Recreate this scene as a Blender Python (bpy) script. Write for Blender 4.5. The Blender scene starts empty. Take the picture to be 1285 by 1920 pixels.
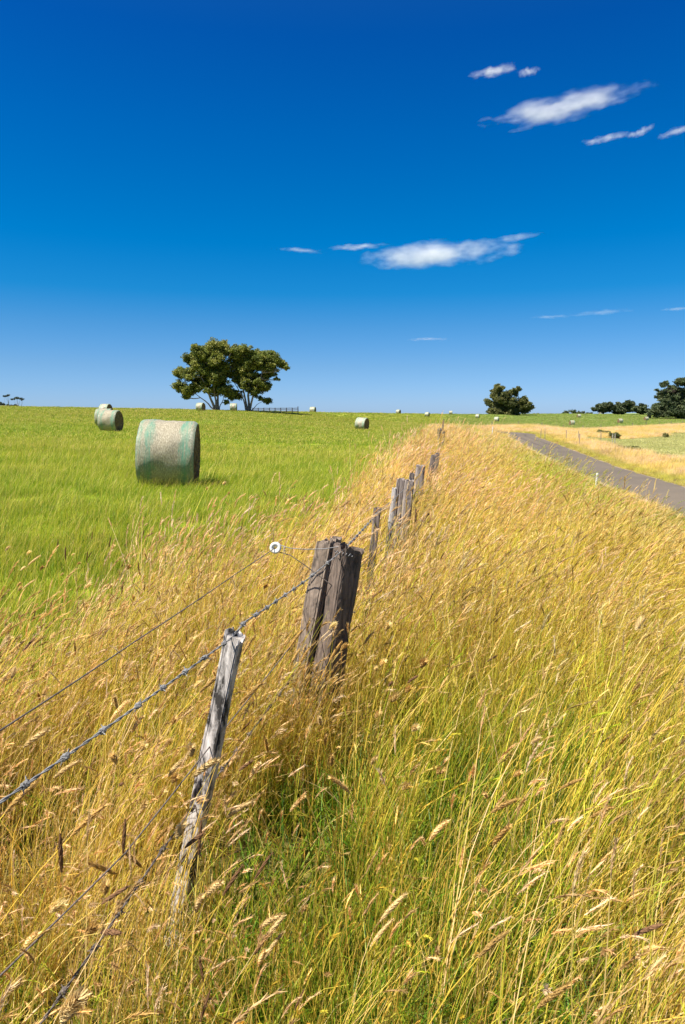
import bpy, math, random
import numpy as np
from mathutils import Vector, Matrix, Euler

SC = bpy.context.scene
COL = SC.collection
rng = np.random.default_rng(7)
random.seed(7)

# ------------------------------------------------------------------ camera model (photo pixels 1285 x 1920)
W, H, F = 1285.0, 1920.0, 1280.0
EYE = 1.65
PITCH = math.atan((960 - 782) / F)
CP, SP = math.cos(PITCH), math.sin(PITCH)

def ray(px, py):
    a = (px - W / 2) / F
    b = (H / 2 - py) / F
    return a, CP + b * SP, -SP + b * CP

def at(px, py, Y):
    """point on the line of sight of a photo pixel at distance Y in front of the camera"""
    a, y, z = ray(px, py)
    t = Y / y
    return Vector((a * t, Y, EYE + z * t))

# ------------------------------------------------------------------ noise
_G = np.random.default_rng(3).random((64, 256, 256)).astype(np.float32)
def vnoise(x, y, scale, seed=0):
    x = np.asarray(x, float) / scale + 17.3 * seed + 100
    y = np.asarray(y, float) / scale + 5.7 * seed + 100
    xi = np.floor(x).astype(int); yi = np.floor(y).astype(int)
    fx = x - xi; fy = y - yi
    fx = fx * fx * (3 - 2 * fx); fy = fy * fy * (3 - 2 * fy)
    g = _G[seed % 64]
    a = g[xi % 256, yi % 256]; b = g[(xi + 1) % 256, yi % 256]
    c = g[xi % 256, (yi + 1) % 256]; d = g[(xi + 1) % 256, (yi + 1) % 256]
    return (a * (1 - fx) + b * fx) * (1 - fy) + (c * (1 - fx) + d * fx) * fy

def fbm(x, y, scale, seed=0):
    return (vnoise(x, y, scale, seed) * .55 + vnoise(x, y, scale * .43, seed + 1) * .3 + vnoise(x, y, scale * .19, seed + 2) * .15)

def sstep(a, b, x):
    t = np.clip((np.asarray(x, float) - a) / (b - a), 0, 1)
    return t * t * (3 - 2 * t)

# ------------------------------------------------------------------ the lie of the land
FY = [-6, 0, 2.0, 3.07, 4.5, 5.6, 8, 10, 13.5, 40, 118, 300]
FX = [-2.5, -.93, -.45, -.16, .18, .47, .88, 1.33, 1.9, 5.78, 17.3, 44.6]
def fence_x(y): return np.interp(y, FY, FX)
def side(x, y):  return (np.asarray(x, float) - fence_x(y)) * .989       # metres to the right of the fence

CU = [-1, -.5, -.27, -.15, -.03, .15, .25, .5, 1]
ES = [.014, .0137, .0112, .0088, .0062, .0040, .0040, .0056, .0060]
DC = [140, 135, 130, 132, 152, 265, 320, 400, 420]
PW = [1.6, 1.6, 1.7, 2.2, 3.2, 4.5, 5, 5, 5]
def height(x, y, bumps=True):
    x = np.asarray(x, float); y = np.asarray(y, float)
    r = np.hypot(x, y)
    u = np.clip(x / np.maximum(y, 3.0), -1, 1)
    dc = np.interp(u, CU, DC); zc = EYE + np.interp(u, CU, ES) * dc
    p = np.interp(u, CU, PW)
    t = np.clip(r / dc, 0, 1)
    z = zc * t ** p - .008 * np.maximum(r - dc, 0) * np.exp(-np.maximum(r - dc, 0) / 900.0)
    d = side(x, y)
    a1 = np.interp(y, [-20, 50, 75, 105, 130, 180, 400], [2.1, 2.0, 1.45, .85, .35, .15, 0])
    a2 = np.interp(y, [-20, 100, 150, 210, 300], [2.1, 2.0, 1.5, .9, 0])
    k = sstep(14, 30, d)
    z = z - (a1 * (1 - k) + a2 * k) * sstep(1.1, 6.3, d)
    if bumps:
        on = 1 - sstep(6.6, 7.6, d) * (1 - sstep(13.2, 14.6, d)) * (y < 125)
        z = z + ((vnoise(x, y, 2.3, 11) - .5) * .09 + (vnoise(x, y, 9, 12) - .5) * .16) * on * np.clip(1 - r / 160, .25, 1)
    return z
def hz(x, y): return float(height(x, y))

def ground_at(px, py, far=900.0):
    a, dy, dz = ray(px, py)
    t = np.geomspace(1.2, far, 6000)
    z = EYE + dz * t - height(a * t, dy * t, False)
    i = np.argmax(z < 0)
    if z[i] >= 0: i = len(t) - 1
    return a * t[i], dy * t[i]

CORNER, CORNER2 = (17.3, 118.0), (105.0, 210.0)       # where the field fence turns off to the right
def beyond(x, y):
    """metres past the far boundary fence (positive = in the far green field)"""
    ex, ey = CORNER2[0] - CORNER[0], CORNER2[1] - CORNER[1]
    L = math.hypot(ex, ey)
    return ((np.asarray(y, float) - CORNER[1]) * ex - (np.asarray(x, float) - CORNER[0]) * ey) / L

def strip_w(y):          # width of the dry strip left of the fence
    return np.interp(y, [0, 3, 6.7, 10, 17, 75, 118], [1.8, 1.75, 1.4, 1.05, 1.0, 1.5, 2.2])

ROAD = [(-2.0, -8), (3.2, 0), (6.6, 12), (10.9, 22), (13.9, 30), (17.3, 45), (20.0, 60), (22.4, 75), (24.9, 90), (26.6, 100), (26.9, 106), (25.6, 111), (22.5, 114.5), (18.5, 116)]
def catmull(P, n):
    P = [np.array(p, float) for p in P]
    P = [2 * P[0] - P[1]] + P + [2 * P[-1] - P[-2]]
    out = []
    for i in range(1, len(P) - 2):
        for k in range(n):
            t = k / n
            out.append(.5 * ((2 * P[i]) + (-P[i - 1] + P[i + 1]) * t + (2 * P[i - 1] - 5 * P[i] + 4 * P[i + 1] - P[i + 2]) * t * t + (-P[i - 1] + 3 * P[i] - 3 * P[i + 1] + P[i + 2]) * t ** 3))
    out.append(P[-2]); return np.array(out)
# road centre follows the fence at a steady offset, then bends off
_ry = np.concatenate([np.arange(-8, 96, 1.0)])
_rc = [(float(fence_x(y) + 10.95), float(y)) for y in _ry]
_rc += [tuple(p) for p in catmull([(_rc[-1][0] + .15, 96.2), (26.4, 101), (26.4, 106), (24.6, 110.5), (21.0, 113), (17.5, 114)], 6)]
ROADC = np.array(_rc)
ROAD_HW = 2.05
def road_dist(x, y):
    x = np.asarray(x, float).ravel(); y = np.asarray(y, float).ravel()
    out = np.full(x.shape, 1e3)
    m = (x > -15) & (x < 60) & (y > -12) & (y < 125)
    if m.any():
        q = np.stack([x[m], y[m]], 1); best = np.full(len(q), 1e3)
        for i in range(len(ROADC) - 1):
            a = ROADC[i]; e = ROADC[i + 1] - a; l2 = e @ e
            t = np.clip(((q - a) @ e) / l2, 0, 1)
            best = np.minimum(best, np.hypot(q[:, 0] - a[0] - t * e[0], q[:, 1] - a[1] - t * e[1]))
        out[m] = best
    return out

# ------------------------------------------------------------------ object helpers
def tag(o, label=None, cat=None, group=None, kind=None):
    if label: o['label'] = label
    if cat: o['category'] = cat
    if group: o['group'] = group
    if kind: o['kind'] = kind
    return o

def empty(name, loc, label=None, cat=None, group=None):
    o = bpy.data.objects.new(name, None); COL.objects.link(o)
    o.location = loc; o.empty_display_size = .2
    return tag(o, label, cat, group)

def mesh_obj(name, verts, faces, mat, parent=None, smooth=False, link=True, colors=None):
    me = bpy.data.meshes.new(name)
    me.from_pydata([tuple(v) for v in verts], [], [tuple(f) for f in faces])
    if mat: me.materials.append(mat)
    if smooth: me.polygons.foreach_set('use_smooth', [True] * len(me.polygons))
    if colors is not None:
        at_ = me.color_attributes.new('col', 'FLOAT_COLOR', 'POINT')
        at_.data.foreach_set('color', np.asarray(colors, np.float32).ravel())
    me.update()
    o = bpy.data.objects.new(name, me)
    if link: COL.objects.link(o)
    if parent: o.parent = parent
    return o

def copy_tree(o, parent=None):
    c = o.copy(); COL.objects.link(c)
    if parent: c.parent = parent
    for ch in [x for x in bpy.data.objects if x.parent == o and x.name in COL.objects]:
        copy_tree(ch, c)
    return c

class MB:
    def __init__(s): s.v = []; s.f = []
    def add(s, v, f):
        n = len(s.v); s.v += [tuple(p) for p in v]; s.f += [tuple(i + n for i in q) for q in f]
    def tube(s, pts, rad, sides=8, cap=True):
        pts = [Vector(p) for p in pts]; n = len(pts)
        if not hasattr(rad, '__len__'): rad = [rad] * n
        v = []; f = []; up = None
        for i in range(n):
            d = (pts[min(i + 1, n - 1)] - pts[max(i - 1, 0)]).normalized()
            if up is None:
                up = d.orthogonal().normalized()
            up = (up - d * up.dot(d))
            up = up.normalized() if up.length > 1e-6 else d.orthogonal().normalized()
            sd = d.cross(up)
            for k in range(sides):
                a = 2 * math.pi * k / sides
                v.append(pts[i] + (up * math.cos(a) + sd * math.sin(a)) * rad[i])
        for i in range(n - 1):
            for k in range(sides):
                k2 = (k + 1) % sides
                f.append((i * sides + k, i * sides + k2, (i + 1) * sides + k2, (i + 1) * sides + k))
        if cap:
            f.append(tuple(range(sides - 1, -1, -1))); f.append(tuple((n - 1) * sides + k for k in range(sides)))
        s.add(v, f)
    def box(s, c, sx, sy, sz, M=None):
        v = [Vector((x * sx / 2, y * sy / 2, z * sz / 2)) for x in (-1, 1) for y in (-1, 1) for z in (-1, 1)]
        if M: v = [M @ p for p in v]
        v = [p + Vector(c) for p in v]
        s.add(v, [(0, 1, 3, 2), (4, 6, 7, 5), (0, 4, 5, 1), (2, 3, 7, 6), (0, 2, 6, 4), (1, 5, 7, 3)])
    def build(s, name, mat, parent=None, smooth=False):
        return mesh_obj(name, s.v, s.f, mat, parent, smooth)

# ------------------------------------------------------------------ materials
def new_mat(name):
    m = bpy.data.materials.new(name); m.use_nodes = True
    nt = m.node_tree; nt.nodes.clear()
    out = nt.nodes.new('ShaderNodeOutputMaterial')
    return m, nt, out
def N(nt, t, **kw):
    n = nt.nodes.new('ShaderNode' + t)
    for k, v in kw.items(): setattr(n, k, v)
    return n
def setin(n, **kw):
    for k, v in kw.items(): n.inputs[k.replace('_', ' ')].default_value = v
    return n
def ramp(nt, stops, interp='LINEAR'):
    r = N(nt, 'ValToRGB'); r.color_ramp.interpolation = interp
    e = r.color_ramp.elements
    while len(e) < len(stops): e.new(.5)
    for el, (p, c) in zip(e, stops): el.position = p; el.color = (*c, 1) if len(c) == 3 else c
    return r
def mix(nt, a, b, fac, mode='MIX'):
    m = N(nt, 'Mix', data_type='RGBA', blend_type=mode)
    for s, v in ((0, fac), (6, a), (7, b)):
        if isinstance(v, bpy.types.NodeSocket): nt.links.new(v, m.inputs[s])
        elif s == 0: m.inputs[0].default_value = v
        else: m.inputs[s].default_value = (*v, 1)
    return m.outputs[2]
def math_(nt, op, a, b=None, c=None):
    m = N(nt, 'Math', operation=op)
    for i, v in enumerate((a, b, c)):
        if v is None: continue
        if isinstance(v, bpy.types.NodeSocket): nt.links.new(v, m.inputs[i])
        else: m.inputs[i].default_value = v
    return m.outputs[0]
def objcoord(nt, scale=(1, 1, 1)):
    t = N(nt, 'TexCoord'); mp = N(nt, 'Mapping'); mp.inputs['Scale'].default_value = scale
    nt.links.new(t.outputs['Object'], mp.inputs['Vector']); return mp.outputs['Vector']
def noise(nt, vec, scale, detail=4, rough=.55):
    n = N(nt, 'TexNoise'); setin(n, Scale=scale, Detail=detail, Roughness=rough)
    nt.links.new(vec, n.inputs['Vector']); return n.outputs['Fac']
def bump(nt, h, strength, dist):
    b = N(nt, 'Bump'); setin(b, Strength=strength, Distance=dist); nt.links.new(h, b.inputs['Height']); return b.outputs['Normal']

def grass_mat(name, transl=.35, rough=.6, var=.35, spec=.3):
    m, nt, out = new_mat(name)
    col = N(nt, 'Attribute', attribute_name='col'); tint = N(nt, 'Attribute', attribute_name='tint', attribute_type='INSTANCER')
    c = mix(nt, col.outputs['Color'], tint.outputs['Color'], 1.0, 'MULTIPLY')
    oi = N(nt, 'ObjectInfo')
    v = math_(nt, 'MULTIPLY_ADD', oi.outputs['Random'], var, 1 - var / 2)
    hs = N(nt, 'HueSaturation'); nt.links.new(c, hs.inputs['Color']); nt.links.new(v, hs.inputs['Value'])
    p = N(nt, 'BsdfPrincipled'); setin(p, Roughness=rough); p.inputs['Specular IOR Level'].default_value = spec
    nt.links.new(hs.outputs['Color'], p.inputs['Base Color'])
    t = N(nt, 'BsdfTranslucent'); nt.links.new(hs.outputs['Color'], t.inputs['Color'])
    mx = N(nt, 'MixShader'); mx.inputs[0].default_value = transl
    nt.links.new(p.outputs[0], mx.inputs[1]); nt.links.new(t.outputs[0], mx.inputs[2]); nt.links.new(mx.outputs[0], out.inputs['Surface'])
    return m

def leaf_mat(name, transl=.25, rough=.55):
    m, nt, out = new_mat(name)
    col = N(nt, 'Attribute', attribute_name='col')
    p = N(nt, 'BsdfPrincipled'); setin(p, Roughness=rough); p.inputs['Specular IOR Level'].default_value = .3
    nt.links.new(col.outputs['Color'], p.inputs['Base Color'])
    t = N(nt, 'BsdfTranslucent'); nt.links.new(col.outputs['Color'], t.inputs['Color'])
    mx = N(nt, 'MixShader'); mx.inputs[0].default_value = transl
    nt.links.new(p.outputs[0], mx.inputs[1]); nt.links.new(t.outputs[0], mx.inputs[2]); nt.links.new(mx.outputs[0], out.inputs['Surface'])
    return m

def plain(name, color, rough=.6, metal=0, nscale=None, namp=.3, spec=.4):
    m, nt, out = new_mat(name)
    p = N(nt, 'BsdfPrincipled'); setin(p, Roughness=rough, Metallic=metal); p.inputs['Specular IOR Level'].default_value = spec
    if nscale:
        n = noise(nt, objcoord(nt), nscale)
        r = ramp(nt, [(.3, tuple(c * (1 - namp) for c in color)), (.7, tuple(min(1, c * (1 + namp)) for c in color))])
        nt.links.new(n, r.inputs[0]); nt.links.new(r.outputs[0], p.inputs['Base Color'])
    else: p.inputs['Base Color'].default_value = (*color, 1)
    nt.links.new(p.outputs[0], out.inputs['Surface']); return m

def wood_mat(name, dark, light, patch=.36, patchcol=(.03, .027, .024), grain=26):
    m, nt, out = new_mat(name)
    v = objcoord(nt, (1, 1, .055))
    g = noise(nt, v, grain * 3, 6, .65)
    r = ramp(nt, [(.28, dark), (.5, tuple((a + b) / 2 for a, b in zip(dark, light))), (.72, light)])
    nt.links.new(g, r.inputs[0])
    v2 = objcoord(nt, (1, 1, .35)); pz = noise(nt, v2, 16, 5, .7)
    rp = ramp(nt, [(patch, (1, 1, 1)), (patch + .12, (0, 0, 0))])
    nt.links.new(pz, rp.inputs[0])
    sp = noise(nt, objcoord(nt), 45, 3, .6); rs = ramp(nt, [(.6, (0, 0, 0)), (.72, (1, 1, 1))]); nt.links.new(sp, rs.inputs[0])
    c = mix(nt, r.outputs[0], patchcol, rp.outputs[0])
    c = mix(nt, c, tuple(min(1, q * 1.25) for q in light), math_(nt, 'MULTIPLY', rs.outputs[0], .35))
    p = N(nt, 'BsdfPrincipled'); setin(p, Roughness=.85); p.inputs['Specular IOR Level'].default_value = .25
    nt.links.new(c, p.inputs['Base Color'])
    nt.links.new(bump(nt, g, .7, .004), p.inputs['Normal'])
    nt.links.new(p.outputs[0], out.inputs['Surface']); return m

# ------------------------------------------------------------------ render settings, world, sun, camera
SUN_EL, SUN_AZ = 61.0, -121.0         # azimuth from +Y towards +X: the sun stands to the left, slightly behind the camera
SKY_STRENGTH, SUN_STRENGTH, EXPOSURE = .080, 5.0, 1.22
def build_world():
    w = bpy.data.worlds.new('World'); SC.world = w; w.use_nodes = True
    nt = w.node_tree; nt.nodes.clear()
    out = N(nt, 'OutputWorld'); bg = N(nt, 'Background'); sky = N(nt, 'TexSky', sky_type='NISHITA')
    sky.sun_disc = False; sky.sun_elevation = math.radians(SUN_EL); sky.sun_rotation = math.radians(SUN_AZ)
    sky.air_density = 1.0; sky.dust_density = .3; sky.ozone_density = 3.0; sky.altitude = 200
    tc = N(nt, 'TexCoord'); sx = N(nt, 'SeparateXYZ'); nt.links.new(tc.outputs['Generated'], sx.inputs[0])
    # polarising filter deepens the seen sky; unseen upper sky raised for whiter fill light
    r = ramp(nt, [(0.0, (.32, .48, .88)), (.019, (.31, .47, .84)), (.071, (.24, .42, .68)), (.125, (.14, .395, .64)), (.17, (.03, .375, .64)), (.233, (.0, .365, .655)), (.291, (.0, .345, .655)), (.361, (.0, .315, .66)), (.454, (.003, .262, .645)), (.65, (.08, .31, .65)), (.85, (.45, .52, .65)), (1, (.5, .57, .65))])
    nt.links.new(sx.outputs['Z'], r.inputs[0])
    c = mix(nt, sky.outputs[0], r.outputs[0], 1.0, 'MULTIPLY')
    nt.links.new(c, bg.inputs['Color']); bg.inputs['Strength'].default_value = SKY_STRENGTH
    nt.links.new(bg.outputs[0], out.inputs['Surface'])
    l = bpy.data.lights.new('sun', 'SUN'); l.energy = SUN_STRENGTH; l.angle = math.radians(.53); l.color = (1, .95, .86)
    o = bpy.data.objects.new('sun', l); COL.objects.link(o)
    el, az = math.radians(SUN_EL), math.radians(SUN_AZ)
    d = Vector((math.sin(az) * math.cos(el), math.cos(az) * math.cos(el), math.sin(el)))
    o.rotation_euler = d.to_track_quat('Z', 'Y').to_euler(); o.location = d * 60
    cam = bpy.data.cameras.new('camera'); cam.sensor_fit = 'VERTICAL'; cam.sensor_height = 36; cam.lens = 24
    cam.clip_start = .05; cam.clip_end = 60000
    c = bpy.data.objects.new('camera', cam); COL.objects.link(c)
    c.location = (0, 0, EYE); c.rotation_euler = (math.pi / 2 - PITCH, 0, 0)
    SC.camera = c
    v = SC.view_settings; v.view_transform = 'Standard'; v.look = 'None'; v.gamma = 1; v.exposure = EXPOSURE; v.use_curve_mapping = False
    cy = SC.cycles; cy.max_bounces = 6; cy.diffuse_bounces = 3; cy.glossy_bounces = 2; cy.transmission_bounces = 3
    cy.volume_bounces = 2; cy.caustics_reflective = False; cy.caustics_refractive = False; cy.use_denoising = True; cy.denoiser = 'OPENIMAGEDENOISE'; cy.denoising_input_passes = 'RGB_ALBEDO_NORMAL'; cy.denoising_prefilter = 'ACCURATE'
build_world()

# ------------------------------------------------------------------ ground sheet
def graded(lo, hi, s0, g):
    up = [0.0]
    while up[-1] < hi: up.append(up[-1] + max(s0, g * up[-1]))
    dn = [0.0]
    while dn[-1] > lo: dn.append(dn[-1] - max(s0, g * -dn[-1]))
    return np.array(dn[:0:-1] + up)

STRAW_SOIL = np.array((.20, .135, .045)); GREEN_SOIL = np.array((.055, .07, .016)); PADDOCK = np.array((.38, .36, .15))
FIELD = np.array((.22, .28, .02)); FIELD_FAR = np.array((.23, .25, .035))
def zone_color(x, y):
    d = side(x, y); b = beyond(x, y)
    n = fbm(x, y, 6, 20)
    green = (d < -strip_w(y)) | ((b > 0) & (y > 60))
    field = FIELD + (FIELD_FAR - FIELD) * sstep(30, 110, np.hypot(x, y))[..., None] * (.6 + .8 * n[..., None])
    fr = (sstep(5, 30, d) * sstep(60, 130, np.hypot(x, y)))[..., None]
    field = field * (1 - fr) + np.array((.17, .22, .06)) * fr
    k = sstep(.40, .62, n)
    near = 1 - sstep(3, 7, np.hypot(x, y))
    g = np.clip(k * .5 + near * .6, 0, 1)[..., None]
    verge = STRAW_SOIL * (1 - g) + GREEN_SOIL * g
    pad = (sstep(18.5, 21.5, d + (n - .5) * 6) * (1 - sstep(-28, -20, b + (n - .5) * 12)))[..., None]
    verge = verge * (1 - pad) + PADDOCK * pad
    return np.where(green[..., None], field, verge)

def build_ground():
    xs = graded(-6000, 6000, .22, .035); ys = graded(-14, 9000, .22, .035)
    X, Y = np.meshgrid(xs, ys)
    Z = height(X, Y)
    rd = road_dist(X, Y).reshape(X.shape)
    Z = Z - .10 * (1 - sstep(ROAD_HW - .35, ROAD_HW + .25, rd))
    nx, ny = len(xs), len(ys)
    V = np.stack([X, Y, Z], -1).reshape(-1, 3)
    i = np.arange(nx * ny).reshape(ny, nx)
    Fq = np.stack([i[:-1, :-1], i[:-1, 1:], i[1:, 1:], i[1:, :-1]], -1).reshape(-1, 4)
    C = zone_color(X, Y).reshape(-1, 3)
    C = np.concatenate([C, np.ones((len(C), 1))], 1)
    m, nt, out = new_mat('ground')
    col = N(nt, 'Attribute', attribute_name='col')
    v = objcoord(nt); n1 = noise(nt, v, 3.0, 8, .7); n2 = noise(nt, v, .35, 5, .6)
    r1 = ramp(nt, [(.3, (.6, .6, .55)), (.5, (1, 1, 1)), (.7, (1.3, 1.25, 1.2))]); nt.links.new(n1, r1.inputs[0])
    r2 = ramp(nt, [(.3, (.82, .9, .8)), (.7, (1.18, 1.08, 1.1))]); nt.links.new(n2, r2.inputs[0])
    c = mix(nt, mix(nt, col.outputs['Color'], r1.outputs[0], 1, 'MULTIPLY'), r2.outputs[0], 1, 'MULTIPLY')
    p = N(nt, 'BsdfPrincipled'); setin(p, Roughness=.95); p.inputs['Specular IOR Level'].default_value = .1
    nt.links.new(c, p.inputs['Base Color']); nt.links.new(bump(nt, n1, .6, .08), p.inputs['Normal'])
    nt.links.new(p.outputs[0], out.inputs['Surface'])
    o = mesh_obj('ground', V, Fq, m, smooth=True, colors=C)
    tag(o, 'rolling farm ground under the field and the grassy verge', 'ground', kind='structure')
build_ground()

def build_road():
    m, nt, out = new_mat('asphalt')
    v = objcoord(nt); n1 = noise(nt, v, 40, 3, .7); n2 = noise(nt, v, .25, 6, .65)
    r1 = ramp(nt, [(.3, (.088, .071, .053)), (.7, (.146, .12, .091))]); nt.links.new(n1, r1.inputs[0])
    r2 = ramp(nt, [(.3, (.8, .8, .82)), (.7, (1.15, 1.13, 1.1))]); nt.links.new(n2, r2.inputs[0])
    c = mix(nt, r1.outputs[0], r2.outputs[0], 1, 'MULTIPLY')
    col = N(nt, 'Attribute', attribute_name='col')            # x = metres across, y = metres along
    sx = N(nt, 'SeparateColor'); nt.links.new(col.outputs['Color'], sx.inputs[0])
    ax = math_(nt, 'ABSOLUTE', sx.outputs[0])
    wob = math_(nt, 'MULTIPLY_ADD', n2, .5, -.25)
    ed = ramp(nt, [(.80, (0, 0, 0)), (.93, (1, 1, 1))]); nt.links.new(math_(nt, 'ADD', math_(nt, 'DIVIDE', math_(nt, 'MAXIMUM', math_(nt, 'MULTIPLY', sx.outputs[0], -1.0), math_(nt, 'SUBTRACT', ax, .22)), ROAD_HW), wob), ed.inputs[0])
    c = mix(nt, c, (.36, .27, .17), math_(nt, 'MULTIPLY', ed.outputs[0], .75))
    # tyre marks where cars have braked before the bend
    tm = None
    for off in (-.55, .75):
        cen = math_(nt, 'MULTIPLY_ADD', math_(nt, 'SUBTRACT', sx.outputs[1], 86.0), -.02, off)
        q = math_(nt, 'SUBTRACT', 1.0, math_(nt, 'MULTIPLY', math_(nt, 'ABSOLUTE', math_(nt, 'SUBTRACT', sx.outputs[0], cen)), 5.0))
        q = math_(nt, 'MAXIMUM', q, 0.0)
        tm = q if tm is None else math_(nt, 'MAXIMUM', tm, q)
    inr = math_(nt, 'MULTIPLY', math_(nt, 'GREATER_THAN', sx.outputs[1], 70.0), math_(nt, 'LESS_THAN', sx.outputs[1], 104.0))
    c = mix(nt, c, (.05, .04, .036), math_(nt, 'MULTIPLY', math_(nt, 'MULTIPLY', tm, inr), .7))
    p = N(nt, 'BsdfPrincipled'); setin(p, Roughness=.9); p.inputs['Specular IOR Level'].default_value = .2
    nt.links.new(c, p.inputs['Base Color']); nt.links.new(bump(nt, n1, .3, .01), p.inputs['Normal'])
    nt.links.new(p.outputs[0], out.inputs['Surface'])
    V = []; Fc = []; C = []; nw = 11; s = 0
    for i, p_ in enumerate(ROADC):
        t = ROADC[min(i + 1, len(ROADC) - 1)] - ROADC[max(i - 1, 0)]; t = t / np.hypot(*t); nrm = np.array((t[1], -t[0]))
        if i: s += np.hypot(*(p_ - ROADC[i - 1]))
        zc = float(height(p_[0], p_[1], False))
        for k in range(nw):
            w_ = (k / (nw - 1) * 2 - 1) * (ROAD_HW + .06 * math.sin(i * .9 + (k > 5) * 2))
            q = p_ + nrm * w_
            z = float(height(q[0], q[1], False)) * .5 + zc * .5 + .03 * (1 - (w_ / ROAD_HW) ** 2)
            V.append((q[0], q[1], z)); C.append((w_, p_[1], 0, 1))
        if i:
            for k in range(nw - 1):
                a = (i - 1) * nw + k; Fc.append((a, a + 1, a + nw + 1, a + nw))
    o = mesh_obj('road', V, Fc, m, smooth=True, colors=C)
    tag(o, 'narrow brown grey sealed country road curving away on the right', 'road', kind='structure')
build_road()

# ------------------------------------------------------------------ grass tufts
class Tuft:
    """collects ribbon blades and seed heads of one tuft"""
    def __init__(s, seed): s.r = np.random.default_rng(seed); s.V = []; s.F = []; s.C = []; s.n = 0
    def push(s, V, Fq, C):
        s.V.append(V); s.F.append(Fq + s.n); s.C.append(C); s.n += len(V)
    def blades(s, n, rad, h, phi0, phi1, dirsd, width, cols, segs=4, wind=0.0, taper=.9):
        """phi0/phi1: lean from upright at base and extra lean at the tip (mean, sd); returns tip points and directions"""
        r = s.r
        rr = rad * np.sqrt(r.random(n)); th = r.random(n) * 2 * np.pi
        P = np.stack([rr * np.cos(th), rr * np.sin(th), np.full(n, -.03)], 1)
        L = r.uniform(h[0], h[1], n)
        az = wind + r.normal(0, dirsd, n)
        a0 = r.normal(phi0[0], phi0[1], n); a1 = r.normal(phi1[0], phi1[1], n)
        yaw = r.random(n) * np.pi
        w = r.uniform(width[0], width[1], n)
        side_ = np.stack([np.cos(yaw), np.sin(yaw), np.zeros(n)], 1)
        rings = []; D = None
        for k in range(segs + 1):
            t = k / segs
            if k:
                ph = a0 + a1 * ((t - .5 / segs) ** 1.6)
                D = np.stack([np.sin(ph) * np.cos(az), np.sin(ph) * np.sin(az), np.cos(ph)], 1)
                P = P + D * (L / segs)[:, None]
            ww = (w * (1 - taper * t ** 1.5) * .5)[:, None]
            rings.append(np.stack([P - side_ * ww, P + side_ * ww], 1))
        V = np.stack(rings, 1)                      # n, segs+1, 2, 3
        per = (segs + 1) * 2
        base = (np.arange(n) * per)[:, None, None]
        q = np.array([[2 * k, 2 * k + 1, 2 * k + 3, 2 * k + 2] for k in range(segs)])[None]
        Fq = (base + q).reshape(-1, 4)
        cols = np.asarray(cols, float)
        w0 = r.random(n)[:, None]; c = cols[r.integers(0, len(cols), n)] * (1 - w0 * .5) + cols[r.integers(0, len(cols), n)] * w0 * .5
        c = c * r.uniform(.8, 1.2, n)[:, None]
        C = np.repeat(c, per, 0)
        s.push(V.reshape(-1, 3), Fq, C)
        return P, D, az
    def heads(s, P, D, length, radius, cols, droop=.5, sides=4, rings=5, fuzz=0, fuzzlen=.01):
        r = s.r; n = len(P)
        if n == 0: return
        cols = np.asarray(cols, float)
        for i in range(n):
            L = r.uniform(*length); R = r.uniform(*radius)
            d = D[i] / np.linalg.norm(D[i]); p = P[i] - d * .004
            hor = np.array([d[0], d[1], 0]); hor = hor / (np.linalg.norm(hor) + 1e-6)
            dr = r.uniform(.2, 1.0) * droop
            ctr = [p]; dirs = [d]
            for k in range(rings):
                d = d + (hor * .6 - np.array([0, 0, 1.0])) * dr / rings * .6; d = d / np.linalg.norm(d)
                ctr.append(ctr[-1] + d * L / rings); dirs.append(d)
            c = cols[r.integers(0, len(cols))] * r.uniform(.75, 1.2)
            V = []
            for k in range(rings + 1):
                t = k / rings; rad = R * (math.sin(math.pi * min(1, max(.0, t * .93 + .05))) ** .6) * r.uniform(.85, 1.15) + .0006
                dd = dirs[k]; e1 = np.cross(dd, [0.3, 1, .2]); e1 /= np.linalg.norm(e1); e2 = np.cross(dd, e1)
                for j in range(sides):
                    a = 2 * np.pi * j / sides + k * .6
                    V.append(ctr[k] + (e1 * math.cos(a) + e2 * math.sin(a)) * rad)
            Fq = [[k * sides + j, k * sides + (j + 1) % sides, (k + 1) * sides + (j + 1) % sides, (k + 1) * sides + j] for k in range(rings) for j in range(sides)]
            s.push(np.array(V), np.array(Fq), np.repeat(c[None], len(V), 0))
            if fuzz:
                V = []; Cf = []
                for q in range(fuzz):
                    t = r.uniform(.02, 1.0); k = min(rings - 1, int(t * rings)); f = t * rings - k
                    cc = ctr[k] * (1 - f) + ctr[k + 1] * f; dd = dirs[k + 1]
                    e1 = np.cross(dd, [0.3, 1, .2]); e1 /= np.linalg.norm(e1); e2 = np.cross(dd, e1)
                    a = r.uniform(0, 2 * np.pi); rad = R * (math.sin(math.pi * min(1, t * .93 + .05)) ** .6)
                    o = e1 * math.cos(a) + e2 * math.sin(a)
                    b0 = cc + o * rad * .7; fl = fuzzlen * r.uniform(.6, 1.3)
                    tip = b0 + (o * .5 + dd * r.uniform(.6, 1.3)) * fl
                    sdv = np.cross(o, dd) * .0011
                    V += [b0 - sdv, b0 + sdv, tip + sdv * .25, tip - sdv * .25]
                    Cf.append(c * r.uniform(.8, 1.35))
                V = np.array(V); Fq = np.arange(len(V)).reshape(-1, 4)
                s.push(V, Fq, np.repeat(np.array(Cf), 4, 0))
    def make(s, name, mat):
        V = np.concatenate(s.V); Fq = np.concatenate(s.F); C = np.concatenate(s.C)
        C = np.concatenate([np.clip(C, 0, 1), np.ones((len(C), 1))], 1)
        return mesh_obj(name, V, Fq.tolist(), mat, link=False, colors=C)

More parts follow.
